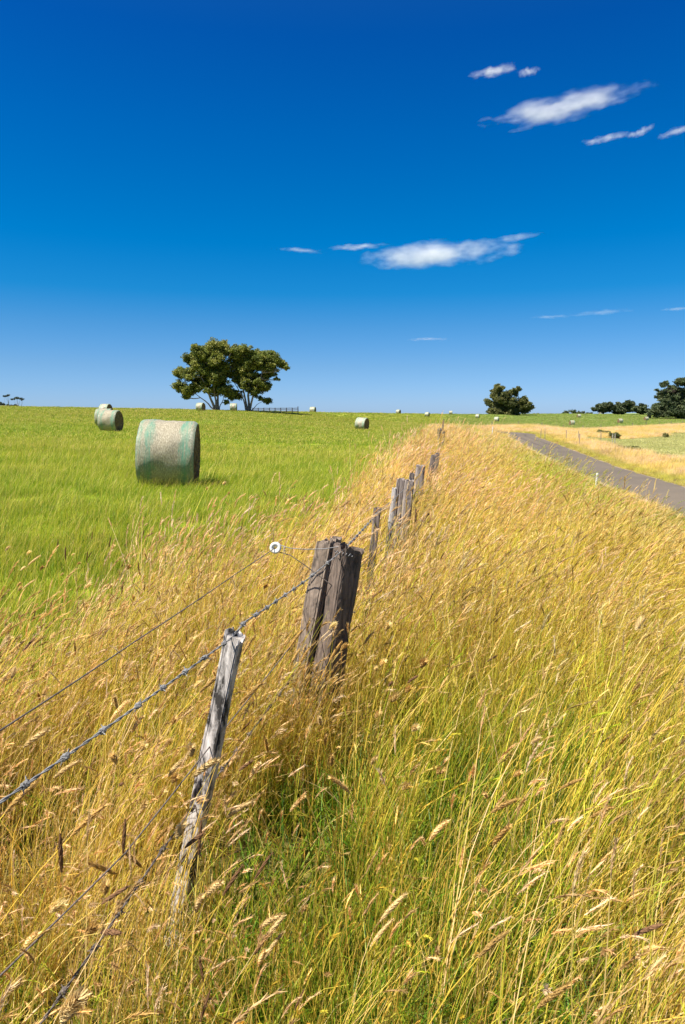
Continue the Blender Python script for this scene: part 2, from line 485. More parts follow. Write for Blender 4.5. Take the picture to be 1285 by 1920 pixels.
GOLD = [(.68, .465, .075), (.62, .395, .05), (.73, .545, .15), (.59, .43, .04), (.66, .50, .065)]
TAN = [(.71, .50, .19), (.63, .41, .13), (.79, .60, .28), (.50, .33, .10)]
YGREEN = [(.47, .45, .035), (.38, .42, .025), (.56, .50, .05)]
LUSH = [(.08, .185, .009), (.13, .24, .012), (.205, .29, .018), (.05, .12, .009)]
FIELDG = [(.165, .28, .011), (.205, .30, .014), (.25, .32, .02), (.135, .24, .009), (.34, .34, .055)]
HEADC = [(.74, .53, .21), (.66, .44, .15), (.82, .61, .28), (.58, .37, .12)]
DARKH = [(.16, .085, .04), (.22, .12, .06)]

M_dry = grass_mat('dry_grass', .42, .65, .45, .2); M_green = grass_mat('green_grass', .42, .5); M_field = grass_mat('meadow_grass', .42, .5, .3); M_head = grass_mat('seed_heads', .3, .9, .3, .1)

def tufts():
    T = {}
    # tall straw stems with thin panicles, swept to the right by the wind
    L = []
    for i in range(6):
        t = Tuft(100 + i)
        P, D, az = t.blades(26, .16, (.5, .98), (.20, .12), (.55, .25), .5, (.0026, .0044), GOLD + TAN[:1] + YGREEN[:1], 6, .0, .6)
        k = t.r.random(26) < .5
        t.heads(P[k], D[k], (.05, .11), (.0012, .0026), TAN, .8, 3, 4, 40, .013)
        t.blades(26, .17, (.3, .65), (.28, .2), (.9, .4), .8, (.0034, .0062), GOLD + TAN + YGREEN[:2], 5, .0)
        L.append(t.make('straw_tuft', M_dry))
    T['straw'] = L
    L = []
    for i in range(5):                                     # yellow green upright stems
        t = Tuft(150 + i)
        P, D, az = t.blades(24, .15, (.4, .85), (.16, .12), (.45, .25), .7, (.0026, .0042), YGREEN + GOLD[:2], 5, .0, .6)
        k = t.r.random(24) < .5
        t.heads(P[k], D[k], (.04, .08), (.0009, .002), GOLD + YGREEN, .7, 3, 4, 26, .010)
        t.blades(20, .16, (.2, .5), (.25, .2), (.8, .4), 1.2, (.003, .0055), YGREEN + LUSH[2:3], 5, .0)
        L.append(t.make('pale_tuft', M_dry))
    T['pale'] = L
    L = []
    for i in range(5):                                     # messy thatch of bent blades
        t = Tuft(200 + i)
        t.blades(46, .2, (.16, .42), (.55, .35), (.9, .6), 1.9, (.002, .0042), TAN + GOLD, 5, .0)
        L.append(t.make('thatch_tuft', M_dry))
    T['thatch'] = L
    L = []
    for i in range(6):                                     # lush green leaves
        t = Tuft(250 + i)
        t.blades(44, .15, (.16, .46), (.3, .2), (.95, .45), 2.2, (.0035, .0075), LUSH + YGREEN[1:2], 5, .0)
        L.append(t.make('lush_tuft', M_green))
    T['lush'] = L
    L = []
    for i in range(8):                                     # single stems with big soft seed heads
        t = Tuft(300 + i)
        n = 1 + i % 3
        P, D, az = t.blades(n, .08, (.55, .92), (.28, .12), (.5, .25), .5, (.003, .0042), GOLD, 7, .0, .4)
        if i % 4 == 3: t.heads(P, D, (.06, .10), (.0035, .005), DARKH, .4, 6, 7, 60, .006)
        elif i % 4 == 1: t.heads(P, D, (.03, .052), (.0055, .0085), HEADC, .4, 6, 7, 300, .014)
        else: t.heads(P, D, (.05, .115), (.0034, .0066), HEADC, .5, 6, 9, 300, .010)
        L.append(t.make('seed_head_stem', M_head))
    T['head'] = L
    L = []
    for i in range(6):                                     # short field grass
        t = Tuft(350 + i)
        t.blades(80, .26, (.07, .19), (.22, .2), (.6, .4), 1.4, (.004, .009), FIELDG, 3, .0)
        t.blades(7, .26, (.2, .34), (.2, .15), (.5, .3), .7, (.002, .004), TAN[:1] + YGREEN, 4, .0, .3)
        L.append(t.make('field_tuft', M_field))
    T['field'] = L
    L = []
    for i in range(5):                                     # far field patch
        t = Tuft(400 + i)
        t.blades(90, .75, (.06, .16), (.22, .2), (.6, .4), 1.4, (.014, .03), FIELDG, 2, .0)
        t.blades(10, .75, (.14, .24), (.2, .15), (.5, .3), .7, (.006, .012), TAN[:1] + YGREEN[:1], 3, .0, .3)
        L.append(t.make('field_patch', M_field))
    T['fieldfar'] = L
    L = []
    for i in range(5):                                     # far dry patch
        t = Tuft(450 + i)
        t.blades(70, .55, (.3, .7), (.25, .15), (.6, .3), .7, (.008, .018), GOLD + TAN[:1], 3, .0)
        t.blades(30, .55, (.2, .45), (.3, .2), (.8, .3), 1.2, (.012, .022), YGREEN + GOLD, 3, .0)
        L.append(t.make('dry_patch', M_dry))
    T['dryfar'] = L
    L = []
    for i in range(4):                                     # short grazed paddock
        t = Tuft(500 + i)
        t.blades(60, .8, (.04, .14), (.4, .3), (.6, .4), 2.0, (.02, .04), [(.42, .42, .15), (.52, .46, .22), (.36, .38, .11)], 2, .0)
        L.append(t.make('paddock_patch', M_field))
    T['paddock'] = L
    return T
TUFT = tufts()

def scatter(name, pts, rot, scl, tint, idx, variants, label, cat):
    n = len(pts)
    me = bpy.data.meshes.new(name)
    me.vertices.add(n); me.vertices.foreach_set('co', np.asarray(pts, np.float32).ravel())
    a = me.attributes.new('rot', 'FLOAT_VECTOR', 'POINT'); a.data.foreach_set('vector', np.asarray(rot, np.float32).ravel())
    a = me.attributes.new('scl', 'FLOAT', 'POINT'); a.data.foreach_set('value', np.asarray(scl, np.float32))
    a = me.attributes.new('pick', 'INT', 'POINT'); a.data.foreach_set('value', np.asarray(idx, np.int32))
    a = me.attributes.new('tint', 'FLOAT_COLOR', 'POINT'); a.data.foreach_set('color', np.concatenate([np.asarray(tint), np.ones((n, 1))], 1).astype(np.float32).ravel())
    o = bpy.data.objects.new(name, me); COL.objects.link(o)
    g = bpy.data.node_groups.new(name, 'GeometryNodeTree')
    g.interface.new_socket('Geometry', in_out='INPUT', socket_type='NodeSocketGeometry')
    g.interface.new_socket('Geometry', in_out='OUTPUT', socket_type='NodeSocketGeometry')
    gi = g.nodes.new('NodeGroupInput'); go = g.nodes.new('NodeGroupOutput')
    ip = g.nodes.new('GeometryNodeInstanceOnPoints'); jn = g.nodes.new('GeometryNodeJoinGeometry')
    for v in variants:
        oi = g.nodes.new('GeometryNodeObjectInfo'); oi.inputs['Object'].default_value = v; oi.inputs['As Instance'].default_value = False
        g2 = g.nodes.new('GeometryNodeGeometryToInstance')
        g.links.new(oi.outputs['Geometry'], g2.inputs[0]); g.links.new(g2.outputs[0], jn.inputs[0])
    def na(nm, ty):
        q = g.nodes.new('GeometryNodeInputNamedAttribute'); q.data_type = ty; q.inputs['Name'].default_value = nm; return q.outputs['Attribute']
    g.links.new(gi.outputs[0], ip.inputs['Points']); g.links.new(jn.outputs[0], ip.inputs['Instance'])
    ip.inputs['Pick Instance'].default_value = True
    g.links.new(na('pick', 'INT'), ip.inputs['Instance Index'])
    e2r = g.nodes.new('FunctionNodeEulerToRotation'); g.links.new(na('rot', 'FLOAT_VECTOR'), e2r.inputs[0]); g.links.new(e2r.outputs[0], ip.inputs['Rotation'])
    g.links.new(na('scl', 'FLOAT'), ip.inputs['Scale'])
    g.links.new(ip.outputs[0], go.inputs[0])
    md = o.modifiers.new('scatter', 'NODES'); md.node_group = g
    tag(o, label, cat, kind='stuff')
    return o

def fan(y0, y1, dens, margin):
    """random points of the seen wedge between two distances, dens(y) per square metre (constant)"""
    wmax = .54 * y1 + margin
    n = int((y1 - y0) * 2 * wmax * dens)
    x = rng.uniform(-wmax, wmax, n); y = rng.uniform(y0, y1, n)
    k = np.abs(x) < .54 * y + margin
    return x[k], y[k]

# posts: (x, y) kept free of tufts
POST_CLEAR = []

def masks(x, y):
    d = side(x, y); b = beyond(x, y); rd = road_dist(x, y)
    rag = (fbm(x, y, 1.2, 30) - .5)
    nn = fbm(x, y, 8, 33)
    far_field = (b > 0) & (y > 60)
    verge = (d > -strip_w(y) - rag * 1.1) & ~far_field & (rd > ROAD_HW - .05 + .5 * (fbm(x, y, .8, 36) - .5))
    field = ((d < -strip_w(y) + .5 - rag * 1.3) & (d < -.9)) | (far_field & (d > -.9))
    pad = verge & (d + (nn - .5) * 5 > 18.5) & (b + (nn - .5) * 12 < -24)
    return d, b, rd, verge & ~pad, field, pad

def lime_band(x, y, d):
    """a belt of unripe yellow green grass on the shoulder above the road"""
    return sstep(.9, 2.2, d + (vnoise(x, y, 1.5, 48) - .5) * 1.6) * (1 - sstep(4.6, 6.8, d)) * sstep(7.2, 10.2, y + (vnoise(x, y, 2, 49) - .5) * 4) * (1 - sstep(24, 60, y)) * (.35 + .65 * sstep(.3, .6, vnoise(x, y, 2.6, 47)))

def verge_tint(x, y, d):
    """the verge's own patches: straw, pinkish tan, yellow green"""
    n = fbm(x, y, 3.2, 40); n2 = fbm(x, y, 1.4, 44)
    t = np.ones((len(x), 3))
    g = sstep(.48, .66, n)[:, None]; pnk = (sstep(.40, .60, n2) * (.55 + .45 * sstep(3, 6, y)))[:, None]
    g = g * .35
    t = t * (1 - g) + np.array((.78, .98, .62)) * g
    t = t * (1 - pnk * .8) + np.array((1.10, 1.06, 1.8)) * pnk * .8
    t = t * (1 + .10 * sstep(3.5, 6, y))[:, None]
    bnd = lime_band(x, y, d)[:, None]
    t = t * (1 - bnd) + np.array((.66, 1.0, .40)) * bnd
    return t, n

acc = {k: [] for k in ('straw', 'pale', 'thatch', 'lush', 'head', 'field', 'fieldfar', 'dryfar', 'paddock')}
def put(kind, x, y, smin, smax, tint=None, yaw=.5, tilt=.06, zoff=0.0, fac=1.0):
    n = len(x)
    if n == 0: return
    if tint is None: tint = np.ones((n, 3))
    z = height(x, y) + zoff
    big = np.hypot(x, y) > 20
    sway = (vnoise(x, y, .45, 71) - .5) * 1.5 + (vnoise(x, y, 2.2, 72) - .5) * 1.1
    lean = (vnoise(x, y, .6, 73) - .45) * np.where(big, .25, .55)
    up_ = (kind != 'lush') * (side(x, y) > -.1) * (1 - sstep(3.2, 5.0, y)) * .17
    rot = np.stack([rng.normal(0, tilt, n), rng.normal(0, tilt, n) + lean - up_, rng.normal(0, yaw, n) + sway], 1)
    fac = fac * (.72 + .5 * fbm(x, y, .9, 75))
    acc[kind].append((np.stack([x, y, z], 1), rot, rng.uniform(smin, smax, n) * fac, tint, rng.integers(0, len(TUFT[kind]), n)))

def thin(x, y, p):
    k = rng.random(len(x)) < p
    return k

BALE_SPOTS = []      # filled before the grass so that no field tuft grows through a bale

def clear_of_posts(x, y):
    k = np.ones(len(x), bool)
    for (px, py, r) in POST_CLEAR: k &= np.hypot(x - px, y - py) > r
    for (px, py, r) in BALE_SPOTS: k &= np.hypot(x - px, y - py) > r
    return k

def green_share(x, y, d):
    """how much of the verge is still green under the straw"""
    near = 1 - sstep(2.5, 4.3, np.hypot(x - .3, y))
    right = sstep(-.35, .4, d)
    n = fbm(x, y, 1.1, 50); n2 = fbm(x, y, 4.5, 53)
    band = lime_band(x, y, d) * .8
    dip = np.exp(-((x + .0) / .42) ** 2 - ((y - 1.95) / .5) ** 2) * 1.2
    left = (d < 0) * .35 * sstep(.35, .6, n)
    return np.clip(dip + left + near * right * np.clip(n * 2.8 - .25, .55, 1.3) + sstep(.58, .72, n2) * .4 + sstep(.58, .70, n) * .25 + band, 0, 1)

def grow():
    # near verge, dense single tufts
    for (y0, y1, dn, sc) in ((.35, 4.2, 175, 1.0), (4.2, 9, 105, 1.08), (9, 17, 52, 1.2), (17, 30, 20, 1.35)):
        x, y = fan(y0, y1, dn, 1.6 if y1 < 5 else 2.5)
        d, b, rd, verge, field, pad = masks(x, y)
        k = verge & clear_of_posts(x, y)
        k &= rng.random(len(x)) < .30 + 1.0 * sstep(.33, .58, fbm(x, y, .55, 77)) + .3 * (y > 12)
        x, y, d, rd = x[k], y[k], d[k], rd[k]
        fac = (.36 + .64 * sstep(2.3, 7.0, rd)) * (1 + .18 * np.exp(-(d / 1.2) ** 2) * (y > 4))
        fac = fac * (1 + .04 * np.exp(-(d / .5) ** 2) * (y > 2.45) * (y < 7)) * (1 - .3 * np.exp(-((x + .25) / .35) ** 2 - ((y - 1.75) / .4) ** 2))
        gs = green_share(x, y, d); ti, n = verge_tint(x, y, d)
        u = rng.random(len(x)); v = rng.random(len(x))
        small = 1 - .35 * (np.exp(-(d / .35) ** 2)) * (y < 4)           # worn, lower growth right under the wires
        a = (u < .48 * (1 - gs * .8))
        put('straw', x[a], y[a], .72 * sc, 1.08 * sc, ti[a], fac=fac[a])
        a = (u >= .42) & (u < .60) & (v < .08 + .85 * gs)
        put('pale', x[a], y[a], .7 * sc, 1.05 * sc, ti[a], fac=fac[a])
        a = (u >= .60) & (u < .80) & (v < 1 - gs * .6)
        put('thatch', x[a], y[a], .8 * sc, 1.3 * sc, ti[a], yaw=2)
        if y0 < 5:
            q = rng.normal(0, 1, (60, 2)); bx = np.concatenate([-.28 + q[:40, 0] * .17, .40 + q[40:, 0] * .17]); by = np.concatenate([2.86 + q[:40, 1] * .08, 5.42 + q[40:, 1] * .12])
            kk = (by > y0) & (by <= y1) & clear_of_posts(bx, by)
            put('straw', bx[kk], by[kk], .58, .78, None)
        a = (u >= .80 - .22 * gs) & (v < gs * 1.1)
        put('lush', x[a], y[a], .75 * sc, 1.25 * sc, None, yaw=2)
        a = (u < .5) & (v < .2 * gs)
        put('lush', x[a], y[a], .7 * sc, 1.1 * sc, None, yaw=2)
    # stems with soft seed heads among them
    for (y0, y1, dn, sc) in ((.5, 4.2, 17, 1.0), (4.2, 10, 6, 1.05)):
        x, y = fan(y0, y1, dn, 1.2)
        d, b, rd, verge, field, pad = masks(x, y)
        k = (d > -strip_w(y) - 1.6) & (rd > 2) & (rng.random(len(x)) < np.where(d < 0, 1.0, .22 + .45 * (y < 2.8))) & clear_of_posts(x, y)
        put('head', x[k], y[k], .75 * sc, 1.08 * sc, None, .45)
        if y0 < 1:
            k = (d < .1) & (d > -2.2) & (y < 2.6) & (rng.random(len(x)) < .8) & clear_of_posts(x, y)
            put('head', x[k] + .03, y[k] + .03, .95, 1.22, None, .45)
    # far dry verge, both sides of the road, and the band before the boundary fence
    for (y0, y1, dn, sc) in ((26, 60, 5.5, 1.0), (60, 130, 3.0, 1.15), (120, 215, 1.2, 1.5)):
        x, y = fan(y0, y1, dn, 6)
        d, b, rd, verge, field, pad = masks(x, y)
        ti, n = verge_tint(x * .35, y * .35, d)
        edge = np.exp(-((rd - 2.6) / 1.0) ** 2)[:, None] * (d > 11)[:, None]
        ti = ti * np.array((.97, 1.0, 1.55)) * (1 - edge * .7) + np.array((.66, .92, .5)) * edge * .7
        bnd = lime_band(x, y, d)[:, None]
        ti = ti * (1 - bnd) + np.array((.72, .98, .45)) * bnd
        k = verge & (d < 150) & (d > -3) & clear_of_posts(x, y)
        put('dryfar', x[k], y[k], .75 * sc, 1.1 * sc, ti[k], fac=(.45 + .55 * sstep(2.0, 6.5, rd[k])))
        put('paddock', x[pad], y[pad], .8 * sc, 1.3 * sc, None, 2)
    # field
    for (y0, y1, dn, sc) in ((2.2, 9, 62, 1.0), (9, 20, 34, 1.1), (20, 34, 15, 1.3)):
        x, y = fan(y0, y1, dn, 3)
        d, b, rd, verge, field, pad = masks(x, y)
        k = field & (d < 0) & clear_of_posts(x, y)
        x, y = x[k], y[k]
        n = fbm(x, y, 5, 60)[:, None]
        ti = np.array((.92, 1.02, .8)) * (1 - n) + np.array((1.12, 1.0, 1.1)) * n
        put('field', x, y, .75 * sc, 1.15 * sc, ti)
    for (y0, y1, dn, sc) in ((28, 70, 5.0, 1.0), (70, 150, 2.0, 1.35), (150, 330, .45, 2.2)):
        x, y = fan(y0, y1, dn, 8)
        d, b, rd, verge, field, pad = masks(x, y)
        k = field & clear_of_posts(x, y)
        x, y = x[k], y[k]
        n = fbm(x, y, 14, 62)[:, None]
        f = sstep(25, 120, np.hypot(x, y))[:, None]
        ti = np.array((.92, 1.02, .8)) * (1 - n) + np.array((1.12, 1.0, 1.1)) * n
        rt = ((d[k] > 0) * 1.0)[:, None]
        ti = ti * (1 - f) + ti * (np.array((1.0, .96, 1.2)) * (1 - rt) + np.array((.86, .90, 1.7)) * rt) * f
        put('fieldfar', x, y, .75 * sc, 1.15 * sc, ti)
    LAB = {'straw': ('straw_grass', 'tall golden dry grass on the verge and along the fence, swept to the right', 'dry grass'),
           'pale': ('yellow_grass', 'yellow green half ripe grass stems mixed through the golden verge', 'grass'),
           'thatch': ('thatch_grass', 'matted bent straw lying low between the upright grass stems', 'dry grass'),
           'lush': ('lush_grass', 'lush green grass blades growing low beside the nearest fence posts', 'green grass'),
           'head': ('seed_head_grass', 'grass stems with soft fat tan seed heads nodding in the foreground', 'seed grass'),
           'field': ('field_grass', 'short green grass of the hay field around the nearest bale', 'field grass'),
           'fieldfar': ('distant_field_grass', 'short yellowish green grass over the distant hay field slopes', 'field grass'),
           'dryfar': ('distant_dry_grass', 'golden dry grass of the far verge on both sides of the road', 'dry grass'),
           'paddock': ('paddock_grass', 'pale grazed grass of the paddock right of the road', 'paddock grass')}
    for k, L in acc.items():
        if not L: continue
        P, R, S, T_, I = (np.concatenate([q[j] for q in L]) for j in range(5))
        nm, lb, ct = LAB[k]
        scatter(nm, P, R, S, T_, I, TUFT[k], lb, ct)
        print('grass', nm, len(P))

# ------------------------------------------------------------------ round bales
def net_material():
    m, nt, out = new_mat('net_wrap')
    t = N(nt, 'TexCoord'); sx = N(nt, 'SeparateXYZ'); nt.links.new(t.outputs['Object'], sx.inputs[0])
    hay = noise(nt, objcoord(nt, (14, 3.5, 3.5)), 6, 6, .7)
    r = ramp(nt, [(.33, (.12, .092, .048)), (.5, (.285, .24, .145)), (.65, (.52, .46, .33))]); nt.links.new(hay, r.inputs[0])
    ax = math_(nt, 'ABSOLUTE', math_(nt, 'ADD', sx.outputs[0], -.03))
    wob = math_(nt, 'MULTIPLY_ADD', noise(nt, objcoord(nt, (4, 1.2, 1.2)), 2.5, 3), .34, -.17)
    axw = math_(nt, 'ADD', ax, wob)
    band = ramp(nt, [(.24, (0, 0, 0)), (.34, (1, 1, 1)), (.44, (.8, .8, .8)), (.5, (.15, .15, .15)), (.585, (.7, .7, .7))]); nt.links.new(axw, band.inputs[0])
    # cords of the net run round the bale
    wv = N(nt, 'TexWave', wave_type='BANDS', bands_direction='X'); setin(wv, Scale=26, Distortion=1.5, Detail=2); nt.links.new(t.outputs['Object'], wv.inputs['Vector'])
    wv.inputs['Detail Scale'].default_value = 3
    streak = noise(nt, objcoord(nt, (30, 1, 1)), 2.2, 4, .6)
    pt = noise(nt, objcoord(nt, (5, 1.6, 1.6)), 2.4, 5, .7); rpt = ramp(nt, [(.32, (.4, .4, .4)), (.52, (1, 1, 1))]); nt.links.new(pt, rpt.inputs[0])
    bf = math_(nt, 'MULTIPLY', math_(nt, 'MULTIPLY', band.outputs[0], rpt.outputs[0]), math_(nt, 'MULTIPLY_ADD', streak, 3.4, -1.05))
    c = mix(nt, r.outputs[0], (.035, .215, .125), math_(nt, 'MINIMUM', math_(nt, 'MAXIMUM', bf, 0.0), .85))
    c = mix(nt, c, (.62, .62, .58), math_(nt, 'MULTIPLY', math_(nt, 'POWER', wv.outputs['Fac'], 3.0), .26))
    p = N(nt, 'BsdfPrincipled'); setin(p, Roughness=.4); p.inputs['Specular IOR Level'].default_value = .35
    nt.links.new(c, p.inputs['Base Color'])
    hsum = math_(nt, 'ADD', math_(nt, 'MULTIPLY', hay, 1.0), math_(nt, 'MULTIPLY', wv.outputs['Fac'], .35))
    nt.links.new(bump(nt, hsum, .5, .03), p.inputs['Normal'])
    nt.links.new(p.outputs[0], out.inputs['Surface']); return m
def bale_end_material():
    m, nt, out = new_mat('hay_end')
    n1 = noise(nt, objcoord(nt, (1, 1, 1)), 9, 8, .75); n2 = noise(nt, objcoord(nt), 2.2, 4)
    r = ramp(nt, [(.32, (.07, .042, .02)), (.5, (.20, .13, .065)), (.7, (.42, .31, .17))]); nt.links.new(n1, r.inputs[0])
    c = mix(nt, r.outputs[0], (.10, .065, .035), math_(nt, 'MULTIPLY', n2, .6))
    p = N(nt, 'BsdfPrincipled'); setin(p, Roughness=.95); p.inputs['Specular IOR Level'].default_value = .1
    nt.links.new(c, p.inputs['Base Color']); nt.links.new(bump(nt, n1, 1.0, .05), p.inputs['Normal'])
    nt.links.new(p.outputs[0], out.inputs['Surface']); return m

BR, BL = .75, 1.22          # bale radius and length
def bale_proto():
    root = empty('hay_bale', (0, 0, 0))
    nr, na_ = 26, 72
    V = []; Fc = []
    rr = np.random.default_rng(21)
    for i in range(nr):
        s = i / (nr - 1) * 2 - 1
        x = s * BL / 2
        edge = 1 - .055 * max(0, (abs(s) - .86) / .14) ** 2 - .012 * abs(s) + .006 * math.sin(s * 9)
        for k in range(na_):
            a = 2 * math.pi * k / na_
            n = 1 + .010 * math.sin(3 * a + s * 2) + .008 * math.sin(7 * a + s * 5) + rr.normal(0, .0022)
            y = math.cos(a) * BR * edge * n; z = math.sin(a) * BR * edge * n
            if z < -.66: z = -.66 + (z + .66) * .35          # flattened where it sits
            V.append((x, y, z + .69))
    for i in range(nr - 1):
        for k in range(na_):
            k2 = (k + 1) % na_
            Fc.append((i * na_ + k, i * na_ + k2, (i + 1) * na_ + k2, (i + 1) * na_ + k))
    mesh_obj('net_wrap', V, Fc, net_material(), root, True)
    me_ = bale_end_material()
    for sgn in (-1, 1):
        V = []; Fc = []; rn = 12
        for j in range(rn):
            q = 1 - j / rn
            for k in range(na_):
                a = 2 * math.pi * k / na_
                R = BR * .933 * q
                x = sgn * (BL / 2 - .002 + (.018 * math.sin(q * 26 + a) + rr.normal(0, .008) + .02 * (1 - q)) * (1 if j else 0))
                y = math.cos(a) * R; z = math.sin(a) * R
                if z < -.66: z = -.66 + (z + .66) * .35
                V.append((x, y, z + .69))
        V.append((sgn * BL / 2, 0, .69))
        for j in range(rn - 1):
            for k in range(na_):
                k2 = (k + 1) % na_
                q = (j * na_ + k, j * na_ + k2, (j + 1) * na_ + k2, (j + 1) * na_ + k)
                Fc.append(q if sgn < 0 else q[::-1])
        for k in range(na_):
            q = ((rn - 1) * na_ + k, (rn - 1) * na_ + (k + 1) % na_, len(V) - 1)
            Fc.append(q if sgn < 0 else q[::-1])
        mesh_obj('end_face', V, Fc, me_, root, True)
    return root

BALES = [  # pixel x, distance, turn, tip, label
    (313, 15.35, 6, 3, 'large green netted round bale standing nearest in the field, before the trees'),
    (208, 47.5, -6, 1, 'second nearest round bale, overlapping two more bales behind it'),
    (197, 57, 4, 0, 'pale bale mostly hidden behind the second nearest bale, peeking out at its left'),
    (200, 92, -12, 0, 'bale on the skyline showing over the tops of two bales before it'),
    (377.5, 123, -16, 0, 'bale on the skyline just left of the twin trees'),
    (439, 128, 4, 0, 'bale on the skyline between the two tree trunks'),
    (587, 160, -14, 0, 'half sunk bale on the skyline right of the dark rail fence'),
    (678.5, 81, -26, 4, 'lone round bale in mid field left of the fence line, turned to show its end'),
    (747, 228, -30, 0, 'tiny dark bale on the skyline right of the lone mid field bale'),
    (801, 222, -24, 0, 'small bale on the skyline above the end of the old fence'),
    (845, 262, -8, 0, 'small pale bale on the skyline left of the round tree'),
    (895, 240, -20, 0, 'small bale on the green slope just left of the round tree base'),
    (931, 200, -22, 0, 'pale bale on the green strip behind the golden verge, below the round tree'),
    (1072.5, 200, 6, 0, 'pale bale close to the golden boundary left of the shrubs'),
    (1085, 285, 0, 0, 'small bale higher on the right slope above a paler bale'),
    (1162.5, 225, 10, 0, 'bale alone on the right slope below the dark cypress row'),
    (1211, 255, 12, 0, 'front bale of the close pair on the right slope'),
    (1216, 285, 10, 0, 'rear bale of the close pair on the right slope'),
    (1124, 395, 0, 0, 'very small bale on the right skyline below the dark cypress row'),
]
PROTO_BALE = bale_proto()
for i, (px, Y, turn, tip, lab) in enumerate(BALES):
    o = PROTO_BALE if i == 0 else copy_tree(PROTO_BALE)
    x = (px - W / 2) / F * Y * 1.0
    x = ray(px, 800)[0] / ray(px, 800)[1] * Y
    o.location = (x, Y, hz(x, Y) - .02)
    o.rotation_euler = (0, math.radians(tip), math.radians(turn))
    if i == 0: o.scale = (1.0, 1.03, 1.03)
    tag(o, lab, 'hay bale', 'round bales left in the field')
    BALE_SPOTS.append((x, Y, .72))

# ------------------------------------------------------------------ fence posts
M_grey = wood_mat('grey_wood', (.22, .195, .175), (.64, .59, .55), .41)
M_brown_shaded = wood_mat('brown_wood_shaded', (.052, .038, .030), (.20, .15, .118), .35)  # brown wood with the shade of the half turned from the sun painted in
M_far = wood_mat('old_wood', (.08, .065, .056), (.27, .22, .19), .35)

def timber(name, w, dp, h, seed, mat, parent, loc, topx, jag=.02, cracks=5, taper=.1, rings=80, per=64, sink=.25, yaw=0, topy=0, bow=.0, slant=0.0):
    """one weathered split timber, from its base point to a top shifted by topx"""
    topx, topy = topx * math.cos(yaw) + topy * math.sin(yaw), -topx * math.sin(yaw) + topy * math.cos(yaw)
    r = np.random.default_rng(seed)
    th = np.linspace(0, 2 * np.pi, per, endpoint=False)
    e = .42
    bx = np.sign(np.cos(th)) * np.abs(np.cos(th)) ** e * w / 2
    by = np.sign(np.sin(th)) * np.abs(np.sin(th)) ** e * dp / 2
    g = r.normal(0, 1, per); g = g * .6 + .4 * np.roll(g, 1)
    g2 = r.normal(0, 1, per)
    ck = [(r.integers(0, per), r.uniform(.1, .8) * h, r.uniform(.25, .8) * h, r.uniform(.10, .24)) for _ in range(cracks)]
    jagv = r.uniform(-1, .35, per); jagv = jagv * .6 + np.roll(jagv, 1) * .4
    V = []
    zs = np.linspace(-sink, h, rings)
    lump = r.uniform(0, 6, 4)
    for i, z in enumerate(zs):
        t = max(0, z) / h
        k = 1 - taper * t + .05 * math.sin(z * 7 + lump[0]) + .03 * math.sin(z * 17 + lump[1])
        ph = .5 + .5 * math.sin(z * 3.1 + lump[2])
        off = 1 + .035 * (g * ph + g2 * (1 - ph)) + r.normal(0, .008, per)
        for (c, z0, ln, dep) in ck:
            a = max(0, 1 - abs(z - z0) / ln * 1.2)
            dd = np.minimum(np.abs(np.arange(per) - c), per - np.abs(np.arange(per) - c))
            off = off - dep * a ** .5 * np.exp(-(dd / .9) ** 2)
        sx = topx * t + bow * math.sin(math.pi * t); sy = topy * t
        zz = np.full(per, z)
        if i >= rings - 2: zz = z + jagv * jag * (1 if i == rings - 1 else .35) + bx / w * slant
        for j in range(per): V.append((bx[j] * k * off[j] + sx, by[j] * k * off[j] + sy, zz[j]))
    Fc = [(i * per + j, i * per + (j + 1) % per, (i + 1) * per + (j + 1) % per, (i + 1) * per + j) for i in range(rings - 1) for j in range(per)]
    last = (rings - 1) * per
    for q in (.66, .33):
        n0 = len(V)
        for j in range(per):
            p = V[last + j]
            V.append((topx + (p[0] - topx) * q / (1 if q == .66 else .66), topy + (p[1] - topy) * q / (1 if q == .66 else .66), p[2] + r.uniform(-.6, .35) * jag * .8))
        Fc += [(last + j, last + (j + 1) % per, n0 + (j + 1) % per, n0 + j) for j in range(per)]
        last = n0
    V.append((topx, topy, h - jag * .5)); Fc += [(last + j, last + (j + 1) % per, len(V) - 1) for j in range(per)]
    o = mesh_obj(name, V, Fc, mat, parent, False)
    o.location = loc; o.rotation_euler[2] = yaw
    return o

M_wire = plain('galvanised_wire', (.205, .20, .195), .65, .25, 60, .35)
M_rust = plain('rusty_wire', (.13, .105, .09), .7, .3, 60, .4)
M_white = plain('white_porcelain', (.66, .66, .60), .35, 0, 60, .1, .5)
M_black = plain('dark_hole', (.03, .025, .02), .9)

def place_post(top_px, Y, h, w, dp, seed, mat, lean, label, group=None, jag=.015, ztop=None, **kw):
    p = at(top_px[0], top_px[1], Y)
    gx = p.x - lean * h
    gz = hz(gx, Y)
    hh = p.z - gz
    o = timber('fence_post', w, dp, hh, seed, mat, None, (gx, Y, gz), p.x - gx, jag=jag, **kw)
    tag(o, label, 'fence post', group)
    POST_CLEAR.append((gx, Y, max(w, dp) * .5 + .02))
    return o, p

G_POST = 'old timber posts of the roadside wire fence'
o, T1 = place_post((441, 1186), 2.0, 1.0, .060, .048, 1, M_grey, .225, 'thin pale grey weathered post nearest the camera, with a nail hole at its top', G_POST, jag=.022, cracks=7, yaw=-.45, taper=.08, slant=-.02)
mb = MB(); mb.tube([(0, 0, 0), (0, -.004, 0)], .0065, 10)                               # knot hole near its top
kn = mb.build('knot_hole', M_black, o); kn.location = (.18, -.117, T1.z - hz(T1.x - .2, 2.0) - .055)

